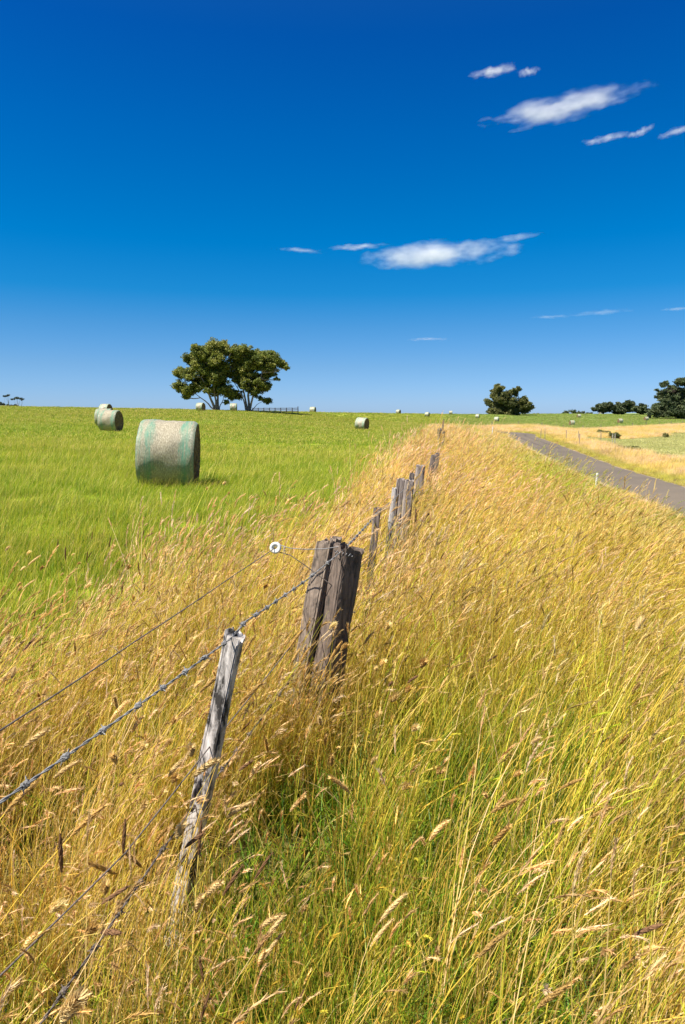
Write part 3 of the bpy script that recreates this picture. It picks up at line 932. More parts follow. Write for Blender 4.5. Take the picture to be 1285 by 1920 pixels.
M_mid = wood_mat('mid_wood', (.095, .07, .052), (.32, .25, .195), .34)  # lighter wood for the left half, its sunlit look put into the colour
p2 = empty('fence_post', (-.2, 3.06, hz(-.2, 3.06)), 'thick dark strainer post split down the middle, with wires tied round it', 'fence post', G_POST)
tl, tr = at(618, 1010, 3.09), at(652, 1024, 3.04)
zb = p2.location.z
timber('split_half', .098, .13, tl.z - zb, 11, M_mid, p2, (-.275 + .2, .035, 0), tl.x + .275, jag=.03, cracks=6, taper=.12, yaw=-.42, slant=.02)
timber('split_half', .120, .13, tr.z - zb, 12, M_brown_shaded, p2, (-.145 + .2, -.02, 0), tr.x + .145, jag=.03, cracks=6, taper=.02, slant=-.03, yaw=.5)
POST_CLEAR += [(-.285, 3.1, .06), (-.145, 3.04, .07)]
T2 = Vector((tr.x - .02, 3.0, tr.z - .01))

o, T3 = place_post((708, 952), 4.5, 1.05, .052, .05, 3, M_far, .10, 'slim dark stake standing alone behind the thick split post', G_POST)
o, T4 = place_post((740, 915), 5.3, 1.1, .042, .045, 4, M_grey, .10, 'thin grey leaning batten touching the left side of the second split post', G_POST)
p5 = empty('fence_post', (.47, 5.65, hz(.47, 5.65)), 'second thick split post, pale grey, beyond the slim stake', 'fence post', G_POST)
a5, b5 = at(752, 897, 5.68), at(768, 899, 5.62); zb = p5.location.z
M_mid = wood_mat('mid_wood', (.12, .098, .085), (.37, .31, .275), .34)
timber('split_half', .068, .12, a5.z - zb, 21, M_mid, p5, (a5.x - .11 - .47, .03, 0), .11, jag=.025, cracks=4)
timber('split_half', .082, .13, b5.z - zb, 22, M_mid, p5, (b5.x - .10 - .47, -.03, 0), .10, jag=.025, cracks=5)
POST_CLEAR += [(.37, 5.65, .05), (.45, 5.62, .06)]
T5 = b5
o, T5b = place_post((773, 887), 6.5, 1.1, .05, .05, 6, M_far, .08, 'short stake showing its top just right of the second split post', G_POST)
o, T6 = place_post((789, 872), 8.0, 1.1, .115, .12, 7, M_mid, .08, 'third thick post with a broad flat top, half buried in gold grass', G_POST, jag=.02)
o, T7 = place_post((813, 853), 9.8, 1.1, .075, .07, 8, M_far, .14, 'small leaning post, first of the two set close together before the gap', G_POST)
o, T8 = place_post((820.5, 849), 10.8, 1.1, .07, .07, 9, M_far, .05, 'small dark post top, last one before the fence dips from view', G_POST)
fy = [15, 17, 19.5, 22.5, 26.5, 31, 36, 42, 49, 57, 66, 76, 88, 102, 118]
FARTOPS = []
for i, y in enumerate(fy):
    x = float(fence_x(y)); z = hz(x, y)
    hh = 1.34 + random.uniform(-.08, .12); ln = random.uniform(-.03, .12)
    o = timber('fence_post', random.choice((.055, .07, .08)), .07, hh, 40 + i, M_far, None, (x, y, z), ln, jag=.03, cracks=2, rings=16, per=16)
    tag(o, 'dark post in the far run of the fence on the golden rise', 'fence post', 'posts in the far run of the roadside fence')
    FARTOPS.append(Vector((x + ln, y, z + hh - .04)))
# boundary fence of the far field and thin stakes in the right hand paddock
for i in range(13):
    t = (i + .6) / 13
    x = CORNER[0] + (CORNER2[0] - CORNER[0]) * t; y = CORNER[1] + (CORNER2[1] - CORNER[1]) * t
    o = timber('fence_post', .13, .13, 1.2 + random.uniform(-.1, .1), 70 + i, M_far, None, (x, y, hz(x, y)), random.uniform(-.05, .1), rings=10, per=10, cracks=0)
    tag(o, 'tiny post on the line between the gold grass and the far green field', 'fence post', 'posts along the far field boundary')
for i, (px, py) in enumerate(((1014, 818), (1022, 820), (1062, 821), (1085, 822), (1086, 832), (1127, 824), (1148, 828), (1153, 828))):
    x, y = ground_at(px, py + 4)
    o = timber('paddock_stake', .07, .07, 1.3, 90 + i, M_mid if i < 6 else M_grey, None, (x, y, hz(x, y)), random.uniform(-.05, .05), rings=10, per=10, cracks=0)
    tag(o, 'thin pale stake in the gold grass right of the road', 'stake', 'stakes in the paddock right of the road')

# ------------------------------------------------------------------ wires
def barb_mesh():
    mb = MB()
    pts = [(k / 22 * .016 - .008, 0.0056 * math.cos(k * .85), .0056 * math.sin(k * .85)) for k in range(23)]
    mb.tube(pts, .0021, 5)
    for (a, s) in ((.4, -1), (2.6, -1), (3.9, 1), (5.6, 1)):
        d = Vector((s * .35, math.cos(a), math.sin(a))).normalized()
        mb.tube([Vector((s * .005, 0, 0)) + d * .003, Vector((s * .005, 0, 0)) + d * .0145], [.0019, .0008], 5)
    o = mb.build('barb', M_wire); me = o.data
    bpy.data.objects.remove(o)
    return me
BARB = barb_mesh()
BARB_OLD = BARB.copy(); BARB_OLD.materials[0] = M_rust
def resample(P, step):
    P = [Vector(p) for p in P]; out = [P[0].copy()]; 
    for a, b in zip(P[:-1], P[1:]):
        n = max(1, int((b - a).length / step))
        sag = .012 * (b - a).length
        for k in range(1, n + 1):
            t = k / n; q = a.lerp(b, t); q.z -= sag * 4 * t * (1 - t) * .25; out.append(q)
    return out
def barbed(P, label, near_y, mat, barbs=True):
    root = empty('barbed_wire', P[0], label, 'barbed wire', 'wires of the roadside fence')
    base = Vector(P[0])
    pts = resample(P, .012); near = [p for p in pts if p.y < near_y]
    acc_ = 0; A = ([], [])
    for i, p in enumerate(near):
        if i: acc_ += (p - near[i - 1]).length
        d = (near[min(i + 1, len(near) - 1)] - near[max(0, i - 1)]).normalized()
        e1 = d.cross(Vector((0, 0, 1))).normalized(); e2 = d.cross(e1)
        for s in (0, 1):
            a = acc_ * 2 * math.pi / .075 + s * math.pi
            A[s].append(p + (e1 * math.cos(a) + e2 * math.sin(a)) * .0019 - base)
    for s in (0, 1):
        mb = MB(); mb.tube(A[s], .0017, 5); mb.build('strand', mat, root, True)
    if near_y < P[-1].y:
        mb = MB(); far = [near[-1]] + [Vector(p) for p in resample([q for q in [near[-1]] + [Vector(p) for p in P if p[1] > near_y]], .6)][1:]
        mb.tube([p - base for p in far], .0022, 5); mb.build('strand', mat, root, True)
    if barbs:
        nextb = .05; s = 0
        for i in range(1, len(near) - 1):
            s += (near[i] - near[i - 1]).length
            if s >= nextb and near[i].y > .55:
                nextb = s + random.uniform(.095, .125)
                o = bpy.data.objects.new('barb', BARB if mat == M_wire else BARB_OLD); COL.objects.link(o); o.parent = root
                d = (near[i + 1] - near[i - 1]).normalized()
                o.location = near[i] - base
                o.rotation_euler = (Matrix.Rotation(0, 3, 'X').to_quaternion() @ d.to_track_quat('X', 'Z') @ Euler((random.uniform(0, 6), 0, 0)).to_quaternion()).to_euler()
    return root
back_top = at(0, 1505, 1.1)
ext = back_top + (back_top - T1) * 1.6
far_top = [T3 + Vector((0, -.03, -.03)), T5 + Vector((0, -.08, -.03)), T6 + Vector((0, -.07, -.04)), T7, T8] + FARTOPS
barbed([ext, back_top, T1 + Vector((-.012, -.03, -.012)), at(460, 1166, 2.06), at(577, 1086, 2.75), T2] + far_top, 'twisted barbed top wire running over the head of the nearest grey post', 4.6, M_wire)
lowb = [at(60, 1895, 1.18), at(165, 1755, 1.38), at(300, 1567, 1.74), at(362, 1485, 1.97), Vector((-.2, 3.0, .56)), Vector((.17, 4.46, .5)), Vector((.4, 5.6, .5))]
lowb = [p - Vector((0, 0, .05)) for p in lowb]
lowb = [lowb[0] + (lowb[0] - lowb[1]) * 1.5] + lowb
barbed(lowb, 'low barbed wire lying in the grass at mid height of the nearest post', 6.0, M_rust)

def plain_wire(P, r, label, mat=M_wire):
    base = Vector(P[0]); mb = MB(); mb.tube([p - base for p in resample(P, .15)], r, 6)
    o = mb.build('fence_wire', mat, None, True); o.location = base
    return tag(o, label, 'wire', 'wires of the roadside fence')
mid = [at(0, 1830, 1.2), at(235, 1600, 1.55), at(392, 1402, 1.97), Vector((-.14, 3.0, .74)), Vector((.19, 4.46, .74)), Vector((.44, 5.58, .76)), Vector((.84, 7.95, .75))]
plain_wire([mid[0] + (mid[0] - mid[1]) * 2] + mid, .0022, 'plain middle wire crossing below the top wire at the lower left', M_rust)

# insulator held off the split post on a loop of wire, and the plain wire it carries
INS = at(517, 1027, 3.02)
ib = empty('wire_insulator', INS, 'white ring insulator held out left of the split post on a wire loop', 'insulator')
mb = MB(); n, m_ = 40, 14; V = []; Fc = []
dirw = (at(0, 1370, 1.3) - INS).normalized(); rotm = (dirw * .45 + (Vector((0, 0, EYE)) - INS).normalized() * .8).to_track_quat('Z', 'Y').to_matrix()
for i in range(n):
    for k in range(m_):
        a = 2 * math.pi * i / n; b = 2 * math.pi * k / m_
        R = .0158 + .0106 * math.cos(b) + (.003 if abs(math.sin(b)) > .6 else 0); z = .016 * math.sin(b)
        if k in (m_ // 2 + 0,): R += 0
        V.append(rotm @ Vector((R * math.cos(a), R * math.sin(a), z)))
for i in range(n):
    for k in range(m_): Fc.append((i * m_ + k, ((i + 1) % n) * m_ + k, ((i + 1) % n) * m_ + (k + 1) % m_, i * m_ + (k + 1) % m_))
mesh_obj('ring', V, Fc, M_white, ib, True)
def bez(a, b, c, n=14): return [a * (1 - t) ** 2 + b * 2 * t * (1 - t) + c * t * t for t in [k / n for k in range(n + 1)]]
R0 = Vector((.0, 0, .022)) ; 
up = [Vector((.012, 0, .018)), Vector((.025, -.005, .012))] + [at(p[0], p[1], 3.0) - INS for p in ((545, 1028), (575, 1030), (610, 1029), (640, 1024))]
mb = MB(); mb.tube(resample(up, .02), .0021, 6); mb.build('tie_wire', M_wire, ib, True)
lo = [Vector((.008, 0, -.02)), Vector((.02, -.003, -.02))] + [at(p[0], p[1], 3.0) - INS for p in ((545, 1041), (575, 1062), (602, 1082), (622, 1097))]
mb = MB(); mb.tube(resample(lo, .02), .0023, 6); mb.build('tie_wire', M_rust, ib, True)
mb = MB(); q = at(534, 1030, 3.0) - INS
mb.tube([q + Vector((.0045 * math.cos(k * .9), .004 * math.sin(k * .9), .012 - k * .0012)) for k in range(22)], .0013, 5); mb.build('tie_wire', M_wire, ib, True)
ew = [INS + Vector((0, .0, .0)), at(447, 1073, 2.72), at(250, 1205, 1.92), at(0, 1370, 1.3)]
ew.append(ew[-1] + (ew[-1] - ew[-2]) * 1.6)
plain_wire(ew, .0021, 'plain outer wire running out to the white ring insulator', M_rust)

# ties wound round the split post where the top wire passes
tw = empty('wire_tie', T2, 'short twist of grey wire knotted at the head of the split post', 'wire')
mb = MB(); mb.tube([Vector((-.04 + .0025 * k, -.03 + .006 * math.sin(k * 1.1), .006 * math.cos(k * 1.1) - .0006 * k)) for k in range(34)], .0018, 5); mb.build('twist', M_wire, tw, True)

# ------------------------------------------------------------------ roadside guide posts
M_paint = plain('white_paint', (.80, .80, .78), .5)
def guide_post(top, Y, label):
    x = top.x; z = hz(x, Y); h = top.z - z
    root = empty('guide_post', (x, Y, z), label, 'guide post', 'white guide posts beside the road')
    mb = MB(); n = 10
    V = []
    for zz, w_, t_ in ((-.2, .075, .025), (h - .03, .075, .025), (h, .06, .018)):
        for k in range(n):
            a = 2 * math.pi * k / n; V.append((w_ * math.cos(a), t_ * math.sin(a) + .012 * math.cos(a) ** 2, zz))
    Fc = [(i * n + k, i * n + (k + 1) % n, (i + 1) * n + (k + 1) % n, (i + 1) * n + k) for i in range(2) for k in range(n)] + [tuple(2 * n + k for k in range(n))]
    mb.add(V, Fc); mb.build('post', M_paint, root)
    mb = MB(); mb.tube([(0, -.021, h - .13), (0, -.030, h - .13)], .035, 16); mb.build('reflector', plain('reflector_red', (.10, .02, .02), .25), root)
    POST_CLEAR.extend([(x, Y, .75), (x - .3, Y - .8, .7), (x - .5, Y - 1.8, .6)])
    root.rotation_euler = (0, math.radians(4), math.radians(20))
    return root
guide_post(at(1119.5, 887, 36.0), 36.0, 'white guide post with a dark reflector, standing in the grass at the near road edge')
guide_post(at(923.5, 800, 96.0), 96.0, 'tiny far white guide post on the golden verge before the road bend')

# ------------------------------------------------------------------ trees
M_leaf = leaf_mat('gum_leaves', .35); M_bark = wood_mat('bark', (.12, .09, .07), (.40, .32, .26), .3, (.06, .045, .035), 6)
M_leafd = leaf_mat('cypress_leaves', .15, .6); M_barkd = plain('dark_bark', (.07, .05, .038), .9, 0, 6)
def leaf_cloud(blobs, per, size, cols, seed, flat=.75, shell=.45):
    """many leaf-sized faces spread through the volume of each blob"""
    r = np.random.default_rng(seed); V = []; C = []
    cols = np.asarray(cols)
    for (c, R) in blobs:
        n = max(6, int(per * (R ** 2)))
        d = r.normal(0, 1, (n, 3)); d /= np.linalg.norm(d, axis=1)[:, None]
        q = R * r.random(n) ** shell
        q = q * (1 + .25 * np.sin(d[:, 0] * 4 + c[0]) * np.cos(d[:, 2] * 3 + c[2]))
        P = np.array(c) + d * q[:, None] * np.array((1, 1, flat))
        a = r.normal(0, 1, (n, 3)); a[:, 2] = -np.abs(a[:, 2]) * .8; a /= np.linalg.norm(a, axis=1)[:, None]
        b = np.cross(a, r.normal(0, 1, (n, 3))); b /= np.linalg.norm(b, axis=1)[:, None]
        s = (size * r.uniform(.6, 1.3, n))[:, None]
        V.append(np.stack([P - b * s * .28, P + a * s * .5 - b * s * .34, P + a * s * 1.1, P + a * s * .5 + b * s * .34], 1).reshape(-1, 3))
        base = cols[r.integers(0, len(cols))] * r.uniform(.8, 1.2)
        cc = (base * .6 + cols[r.integers(0, len(cols), n)] * .4) * r.uniform(.75, 1.25, n)[:, None]
        C.append(np.repeat(cc, 4, 0))
    V = np.concatenate(V); C = np.concatenate(C)
    return V, np.arange(len(V)).reshape(-1, 4), np.concatenate([np.clip(C, 0, 1), np.ones((len(C), 1))], 1)

def tree(name, base, blobs2d, scale, D, seed, label, group, cols, leaf, per, depth, stems, bark, mat, limb_r, size=.34, extra=3, flat=.8, cat='tree'):
    """blobs2d: (right, up, radius) of each foliage clump in units of scale from the trunk foot; clumps are spread in depth too"""
    r = np.random.default_rng(seed)
    root = empty(name, base, label, cat, group)
    B = np.array(blobs2d, float) * scale
    cx = B[:, 0].mean(); hw = np.abs(B[:, 0] - cx).max() + 1e-3
    blobs = []
    for (x, z, R) in B:
        env = depth * math.sqrt(max(.15, 1 - ((x - cx) / hw) ** 2))
        for k in range(extra):
            y = r.uniform(-env, env) if k or extra == 1 else r.normal(0, .35 * env)
            rr = R * (1 if k == 0 else r.uniform(.6, .85))
            blobs.append(((x + (0 if k == 0 else r.normal(0, R * .3)), y, z + (0 if k == 0 else r.normal(0, R * .2))), rr))
    sub = []
    for (c, R) in blobs:                                   # each clump breaks into smaller sprays
        m = 11
        for k in range(m):
            d = r.normal(0, 1, 3); d /= np.linalg.norm(d)
            sub.append((np.array(c) + d * R * r.uniform(.3, 1.08) * np.array((1, 1, flat)), R * r.uniform(.36, .62)))
    V, Fq, C = leaf_cloud(sub, per, size, cols, seed + 1, flat)
    mesh_obj('crown', V, Fq.tolist(), mat, root, False, colors=C)
    mb = MB()
    limbs = []
    for (fx, tx, tz, rad) in stems:                        # main limbs from the foot
        a = Vector((fx * scale, r.normal(0, .15), -.3)); e = Vector((tx * scale, r.normal(0, depth * .35), tz * scale))
        m = a.lerp(e, .45) + Vector(((fx - tx) * scale * .18, 0, abs(tz) * scale * .06))
        pts = [a] + [a * (1 - t) ** 2 + m * 2 * t * (1 - t) + e * t * t for t in (.12, .25, .4, .55, .7, .85, 1)]
        pts = [p + Vector((r.normal(0, .06), r.normal(0, .06), 0)) * (i > 0) for i, p in enumerate(pts)]
        rads = [rad * (1 - .75 * i / (len(pts) - 1)) for i in range(len(pts))]
        mb.tube(pts, rads, 8); limbs += list(zip(pts[3:], rads[3:]))
    for (c, R) in blobs:
        c = Vector(c)
        cand = [(p, q) for p, q in limbs if p.z < c.z + .3] or limbs
        p, q = min(cand, key=lambda s: (s[0] - c).length + abs(s[0].z - c.z) * .2)
        m = p.lerp(c, .5) + Vector((r.normal(0, .2), r.normal(0, .2), -.12 * (c - p).length))
        pts = [p * (1 - t) ** 2 + m * 2 * t * (1 - t) + c * t * t for t in (0, .25, .5, .75, 1)]
        mb.tube(pts, [limb_r * (1 - .8 * t) for t in (0, .25, .5, .75, 1)], 6)
    mb.build('trunk', bark, root, True)
    return root

GUM = [(.17, .20, .030), (.23, .24, .038), (.12, .15, .027), (.28, .26, .05), (.09, .12, .024)]
CYP = [(.048, .070, .026), (.066, .086, .030), (.038, .058, .024), (.085, .095, .034)]
def from_zoom(L, bx, by): return [(x - bx, by - y, r) for (x, y, r) in L]

Dg = 131.0; sg = Dg / F * (300 / 1285)
zl = [(450,110,62),(370,115,60),(295,140,62),(232,190,52),(335,195,66),(420,185,66),(505,140,36),(285,245,58),(140,300,50),(215,325,58),(125,395,42),(178,440,52),(245,415,46),(168,490,22),(330,300,52),(405,285,52),(462,310,46),(330,395,50),(400,415,50),(475,355,40),(490,430,50),(540,478,48),(500,528,20),(270,370,38),(545,150,30),(340,340,50),(410,350,50),(260,190,46),(470,260,46),(380,240,56),(450,390,44),(390,455,34)]
zr = [(590,130,50),(660,145,56),(740,165,58),(830,165,62),(890,205,50),(950,228,36),(978,258,18),(560,235,44),(620,245,58),(700,245,58),(780,255,58),(862,280,46),(545,300,38),(640,330,36),(722,325,44),(800,330,36),(895,345,16),(790,412,48),(722,395,46),(660,425,36),(615,395,30),(812,520,30),(765,500,20),(705,460,28),(590,470,34),(600,190,50),(680,200,56),(760,210,56),(830,225,50),(590,350,40),(680,370,44),(760,365,44),(640,285,46),(720,440,36)]
def px_base(px, py, Y):
    a, dy, dz = ray(px, py); x = a / dy * Y
    return Vector((x, Y, hz(x, Y) - .05))
def zoom_px(x, y): return 310 + x * 300 / 1285, 630 + y * 160 / 685
b = px_base(*zoom_px(415, 592), Dg)
def lift(b, py, Y):      # height of the drawing's foot row above the ground there
    return at(W / 2, py, Y).z - b.z
la = lift(b, zoom_px(415, 592)[1], Dg) / sg
tree('gum_tree', b, [(x, y + la, r * 1.1) for x, y, r in from_zoom(zl, 415, 592)], sg, Dg, 5, 'left tree of the twin gums, its crown reaching lower to the left', 'twin gum trees on the field crest', GUM, None, 420, 3.4,
     [(-14, -105, 260, .30), (-4, -25, 330, .22), (8, 20, 330, .27), (14, 65, 130, .13), (-10, -190, 150, .17)], M_bark, M_leaf, .075, .25)
b = px_base(*zoom_px(668, 590), Dg + 2)
la = lift(b, zoom_px(668, 590)[1], Dg + 2) / sg
tree('gum_tree', b, [(x, y + la, r * 1.1) for x, y, r in from_zoom(zr, 668, 590)], sg, Dg, 6, 'right tree of the twin gums, its crown jutting out to the right', 'twin gum trees on the field crest', GUM, None, 420, 3.4,
     [(-10, -60, 300, .24), (0, 20, 330, .28), (8, 130, 300, .24), (12, 110, 80, .12), (-6, -110, 250, .17)], M_bark, M_leaf, .075, .25)

def far_tree(px_foot, py_foot, Y, clumps, seed, label, group, cols, mat, bark, stems, name='gum_tree', per=40, size=.6, depth=4, limb=.14, cat='tree', flat=.75, extra=2):
    """clumps in photo pixels relative to the foot"""
    b = px_base(px_foot, py_foot, Y); s = Y / F
    la = (at(px_foot, py_foot, Y).z - b.z) / s
    return tree(name, b, [(x, y + la, r) for x, y, r in clumps], s, Y, seed, label, group, cols, None, per, depth, stems, bark, mat, limb, size, extra, flat, cat)

z2 = lambda L: [((x) / 2.763, (238 - y) / 2.763, r / 2.763) for x, y, r in L]
def rel(L, fx): return [(x - fx, y, r) for x, y, r in z2(L)]
mid_t = [(318,112,26),(300,150,28),(280,185,28),(340,155,30),(392,122,26),(372,185,36),(420,190,30),(440,162,24),(458,190,24),(476,205,18),(278,220,22),(330,215,32),(452,220,20),(410,112,14),(400,215,30),(300,120,16),(340,205,40),(400,205,34),(322,165,34),(300,225,26),(365,225,30)]
GUMD = [(.11, .125, .035), (.15, .15, .04), (.085, .10, .032), (.18, .165, .045)]
far_tree(820 + 340 / 2.763, 776, 300, rel(mid_t, 340 / 2.763), 31, 'rounded dark gum standing alone on the skyline right of the centre', None, GUMD, M_leaf, M_bark, [(-6, -12, 36, .34), (0, 4, 34, .38), (6, 26, 28, .3)], size=.55, per=150)
big = [(1180,72,16),(1215,70,20),(1250,62,24),(1290,70,30),(1240,105,34),(1285,130,44),(1205,120,28),(1190,160,36),(1150,190,34),(1230,185,46),(1290,200,50),(1122,215,24),(1180,222,32),(1250,225,36),(1138,108,9),(1165,90,9),(1335,90,46),(1345,165,56),(1400,150,50),(1390,220,44),(1250,150,56),(1200,195,46),(1300,180,66),(1165,220,34),(1260,215,50)]
far_tree(820 + 1265 / 2.763, 779, 280, rel(big, 1265 / 2.763), 32, 'huge dark cypress cut by the right edge of the picture', None, CYP, M_leafd, M_barkd, [(0, -12, 50, .5), (4, 8, 60, .6), (2, 40, 48, .5)], 'cypress_tree', per=130, size=.62, depth=7, flat=.65)
row = [
    (860, [(810,210,12),(835,200,18),(865,190,20),(890,192,20),(880,215,22),(850,218,14),(868,212,22),(825,214,14)], 'flat topped dark cypress at the left end of the far right row'),
    (965, [(915,205,20),(945,195,24),(985,188,24),(1000,178,16),(1010,205,20),(960,220,26),(930,222,18),(970,210,30),(940,212,24),(995,215,24)], 'wider dark cypress in the middle of the far right row'),
    (1055, [(1035,208,18),(1060,200,20),(1075,215,18),(1045,222,18),(1090,222,16),(1060,218,22)], 'smaller dark cypress of the far right row, beside the huge one')]
for i, (fx, L, lab) in enumerate(row):
    far_tree(820 + fx / 2.763, 776, 330, rel(L, fx / 2.763), 40 + i, lab, 'dark cypress row on the right skyline', CYP, M_leafd, M_barkd, [(0, -4, 14, .35), (0, 5, 14, .35)], 'cypress_tree', per=150, size=.6, depth=4, flat=.65)
shr = [(690, [(655,232,8),(675,226,12),(700,224,13),(715,230,10)], 'low dark shrubs on the skyline left of a small pale bale'),
       (745, [(735,228,10),(755,230,9)], 'small dark shrub on the skyline just right of a small pale bale'),
       (790, [(780,231,6),(800,231,6)], 'tiny dark shrub on the skyline left of the cypress row'),
       (510, [(502,236,6),(518,236,5)], 'tiny dark shrub on the skyline just right of the rounded gum'),
       (85, [(72,238,4),(92,238,6)], 'tiny dark shrub behind the pale skyline bale left of the rounded gum'),
       (25, [(18,239,4),(32,239,4)], 'tiny dark shrub on the skyline beyond the end of the old fence')]
for i, (fx, L, lab) in enumerate(shr):
    far_tree(820 + fx / 2.763, 777, 345, rel(L, fx / 2.763), 60 + i, lab, 'dark shrubs along the skyline', CYP, M_leafd, M_barkd, [(0, 0, 3, .1)], 'shrub', per=40, size=.6, depth=2, cat='shrub', limb=.06)
# far left: flat topped pines behind the crest
FARL = [(.05, .07, .05), (.06, .08, .05), (.04, .055, .04)]
far_tree(37, 764, 290, [(-11, 16, 2.2), (-7, 17.5, 2.6), (-2, 18, 2.8), (3, 17, 2.4), (8, 15, 2.0)], 80, 'flat topped slender pine on the far left skyline', 'far left skyline trees', FARL, M_leafd, M_bark, [(0, -1, 17, .16), (0, 2, 16, .12)], 'pine_tree', per=50, size=.5, depth=2, limb=.05, flat=.5)
far_tree(15, 764, 300, [(-5, 21, 1.6), (-1, 21.5, 1.8), (3, 23, 1.8)], 81, 'taller thin pine with a sparse tuft top at the far left edge', 'far left skyline trees', FARL, M_leafd, M_bark, [(0, -3, 20, .12), (0, 2, 21, .12)], 'pine_tree', per=50, size=.5, depth=1.5, limb=.05, flat=.5)
far_tree(10, 764, 280, [(-14, 8, 4), (-8, 8, 3.6), (-2, 6, 3.2), (5, 5, 2.6)], 82, 'low dark shrub clump under the thin pines at the far left', 'far left skyline trees', FARL, M_leafd, M_bark, [(0, -8, 4, .1)], 'shrub', per=40, size=.6, depth=2, cat='shrub', limb=.06)
far_tree(27, 764, 285, [(-6, 4, 2.6), (0, 4.5, 2.8), (5, 2.5, 2)], 83, 'second low shrub clump right of the thin pines on the far left', 'far left skyline trees', FARL, M_leafd, M_bark, [(0, 0, 3, .1)], 'shrub', per=40, size=.6, depth=2, cat='shrub', limb=.06)
# bushes in the gold grass right of the road
BUSH = [(.09, .11, .025), (.12, .13, .03), (.07, .09, .025)]
def bush(px, py, w, h, seed, lab, cols=BUSH, name='bush', per=400):
    x, y = ground_at(px, py); s = y / F
    r = np.random.default_rng(seed)
    L = [(r.uniform(-w / 2, w / 2), r.uniform(.35, .8) * h, r.uniform(.34, .52) * h) for _ in range(max(4, int(w / h * 5)))]
    tree(name, Vector((x, y, hz(x, y) - .05)), L, s, y, seed, lab, 'green bushes in the gold grass', cols, None, per, w * s * .4, [(0, 0, h * .5, .03)], M_barkd, M_leafd, .02, .2, 1, .8, 'bush')
bush(1131, 816, 24, 9, 91, 'low olive green bush, left of the pair in the gold grass')
bush(1154, 823, 19, 15, 92, 'rounder dark green bush with pale stakes before it')
bush(1180, 843, 34, 8, 93, 'broad yellow green weed patch at the edge of the mown paddock', [(.16, .18, .05), (.2, .2, .06)])
bush(1236, 817, 10, 6, 94, 'olive weed clump on the gold band towards the right edge', [(.14, .14, .045), (.18, .17, .05)])
bush(1250, 821, 6, 9, 95, 'tall narrow olive weed near the right edge', [(.13, .13, .04), (.16, .16, .05)])

# brown dock weeds by the second split post
M_dock = plain('dock_seed', (.085, .04, .022), .9, 0, 40)
def dock(px_list, Y, foot_px, lab):
    a, dy, dz = ray(*foot_px); fx = a / dy * Y; b = Vector((fx, Y, hz(fx, Y)))
    root = empty('dock_weed', b, lab, 'weed', 'brown dock weeds')
    r = np.random.default_rng(int(foot_px[0]))
    for pl in px_list:
        st = MB(); hd = MB()
        pts = [Vector((0, 0, 0))] + [at(p[0], p[1], Y) - b for p in pl]
        pts = resample(pts, .02); st.tube(pts, .004, 5)
        hp = pts[len(pts) * 2 // 5:]
        hd.tube(hp, [.0045 + .011 * r.random() * (r.random() < .6) for _ in hp], 7)          # lumpy seed spike
        so = st.build('stem', M_dock, root); hd.build('seed_head', M_dock, so)
dock([[(778, 990), (781, 955)], [(776, 1010), (780, 980), (779, 950)], [(780, 1000), (795, 975), (804, 962)]], 6.0, (772, 1050), 'brown seeding dock just right of the second split post')

# ------------------------------------------------------------------ stockyard rail fence beyond the crest
M_yard = plain('yard_rail', (.045, .038, .035), .9, 0, 4)
yb = at(515, 770, 142.0); yx0 = at(474, 768, 142).x; yx1 = at(559, 768, 139).x
ry = empty('rail_fence', (yx0, 142, hz(yx0, 142)), 'dark timber rail fence on the skyline right of the twin gums', 'fence')
npost = 9
P = [Vector((yx0 + (yx1 - yx0) * i / (npost - 1), 142 - 3.0 * i / (npost - 1), 0)) for i in range(npost)]
for p in P: p.z = hz(p.x, p.y)
top_z = at(500, 765.5, 141).z
for i, p in enumerate(P):
    mb = MB(); hh = top_z - p.z + (.12 if i < npost - 1 else .35)
    mb.tube([(0, 0, -.3), (.01, 0, hh * .5), (0, 0, hh)], [.09, .085, .075], 8)
    o = mb.build('post', M_yard, ry); o.location = p - ry.location
for zr_ in (0, -.32, -.62):
    mb = MB()
    for a, b_ in zip(P[:-1], P[1:]):
        A = Vector((a.x, a.y - .09, top_z + zr_ + random.uniform(-.03, .03))); Bq = Vector((b_.x, b_.y - .09, top_z + zr_ + random.uniform(-.03, .03)))
        mb.tube([A - ry.location, Bq - ry.location], .06, 6)
    mb.build('rail', M_yard, ry)

# ------------------------------------------------------------------ clouds
def cloud_mat():
    m, nt, out = new_mat('cloud')
    t = N(nt, 'TexCoord'); oi = N(nt, 'ObjectInfo')
    ln = N(nt, 'VectorMath', operation='LENGTH'); nt.links.new(t.outputs['Object'], ln.inputs[0])
    mp = N(nt, 'Mapping'); mp.inputs['Scale'].default_value = (2.4, .9, .9); nt.links.new(t.outputs['Object'], mp.inputs['Vector'])
    ad = N(nt, 'VectorMath', operation='ADD'); nt.links.new(mp.outputs[0], ad.inputs[0]); nt.links.new(oi.outputs['Location'], ad.inputs[1])
    n = noise(nt, ad.outputs[0], 1.3, 5, .62)
    f = math_(nt, 'SUBTRACT', math_(nt, 'ADD', math_(nt, 'SUBTRACT', 1.0, ln.outputs['Value']), math_(nt, 'MULTIPLY_ADD', n, 1.9, -.95)), .2)
    f = math_(nt, 'POWER', math_(nt, 'MAXIMUM', f, 0.0), 1.35)
    at_ = N(nt, 'Attribute', attribute_name='dens', attribute_type='OBJECT')
    dn = math_(nt, 'MULTIPLY', f, at_.outputs['Fac'])
    pv = N(nt, 'VolumePrincipled'); pv.inputs['Color'].default_value = (.95, .94, .97, 1); nt.links.new(dn, pv.inputs['Density'])
    pv.inputs['Anisotropy'].default_value = .2
    nt.links.new(pv.outputs[0], out.inputs['Volume']); return m
M_cloud = cloud_mat()
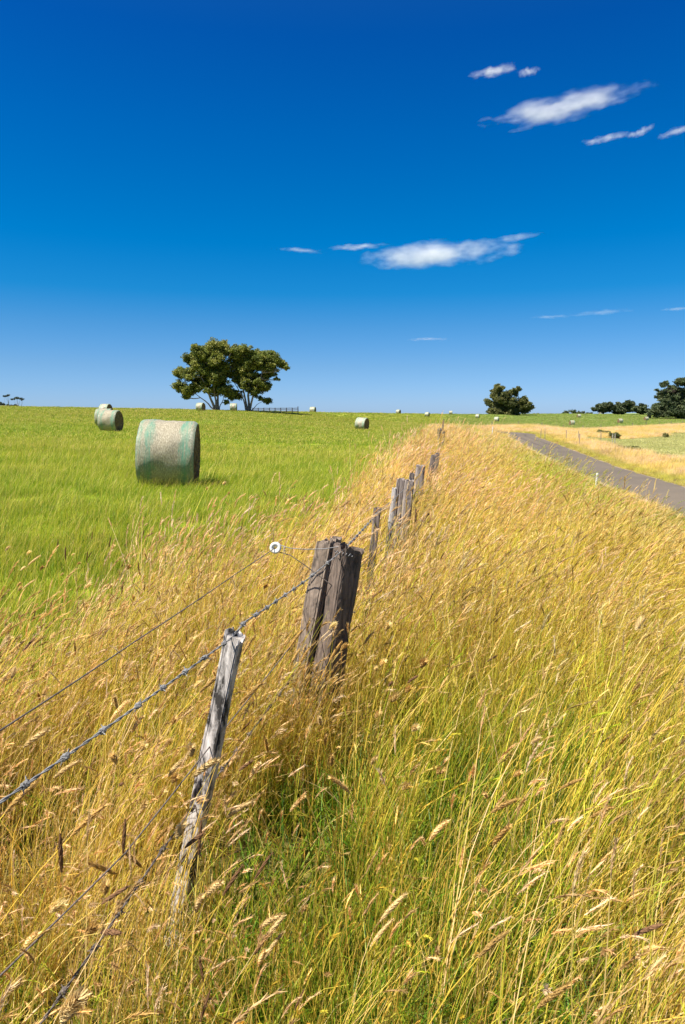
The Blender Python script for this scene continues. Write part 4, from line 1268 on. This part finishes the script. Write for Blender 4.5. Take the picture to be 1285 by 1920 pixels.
def uv_sphere(n=32, m=16):
    V = [(math.sin(math.pi * j / m) * math.cos(2 * math.pi * i / n), math.sin(math.pi * j / m) * math.sin(2 * math.pi * i / n), math.cos(math.pi * j / m)) for j in range(1, m) for i in range(n)]
    V += [(0, 0, 1), (0, 0, -1)]
    Fc = [((j) * n + i, (j + 1) * n + i, (j + 1) * n + (i + 1) % n, j * n + (i + 1) % n) for j in range(m - 2) for i in range(n)]
    Fc += [(len(V) - 2, i, (i + 1) % n) for i in range(n)] + [(len(V) - 1, (m - 2) * n + (i + 1) % n, (m - 2) * n + i) for i in range(n)]
    return V, Fc
CLOUDS = [  # centre px, width, height, tilt, optical depth, label
    (1056, 201, 258, 54, -6, 3.0, 'largest long cloud high on the right, tilted up to the right'),
    (926, 133, 84, 24, -6, 2.2, 'small cloud above the left end of the largest cloud'),
    (991, 135, 40, 18, -4, 1.5, 'puff just right of the topmost small cloud'),
    (1136, 260, 80, 18, -4, 1.5, 'flat wisp below the right half of the largest cloud'),
    (1201, 247, 46, 16, -16, 1.4, 'short tilted wisp right of the flat wisp'),
    (1274, 244, 66, 16, -12, 1.4, 'wisp cut by the right edge of the picture, high up'),
    (818, 477, 290, 66, -3, 3.4, 'broad pale cloud at mid sky right of centre'),
    (968, 445, 96, 20, -6, .8, 'thin feathery tail at the right end of the broad mid sky cloud'),
    (670, 463, 118, 18, -3, 1.3, 'slim wisp just left of the broad mid sky cloud'),
    (562, 469, 96, 15, 4, .8, 'faint wisp leftmost in the mid sky'),
    (804, 636, 92, 11, 0, .8, 'tiny thin streak low in the sky between the two tree groups'),
    (1122, 586, 116, 13, -2, .6, 'faint streak low on the right'),
    (1030, 594, 80, 10, 0, .5, 'fainter streak just left of the low right streak'),
    (1272, 579, 60, 9, 0, .7, 'low streak cut by the right edge of the picture'),
]
cv, cf = uv_sphere()
for i, (px, py, w_, h_, tilt, od, lab) in enumerate(CLOUDS):
    a, dy, dz = ray(px, py)
    t = 1100.0 / dz
    c = Vector((a * t, dy * t, EYE + dz * t)); dist = c.length
    o = mesh_obj('cloud', cv, cf, M_cloud)
    s = dist / F * math.hypot(1, a)
    o.location = c; o.scale = (w_ / 2 * s * 1.05, h_ * .5 * s, h_ / 2 * s * .8)
    o.rotation_euler = (0, math.radians(tilt), math.radians(-math.degrees(math.atan2(a, dy))))
    o['dens'] = od * 1.3 / (h_ * s)
    tag(o, lab, 'cloud', 'small white clouds')

grow()
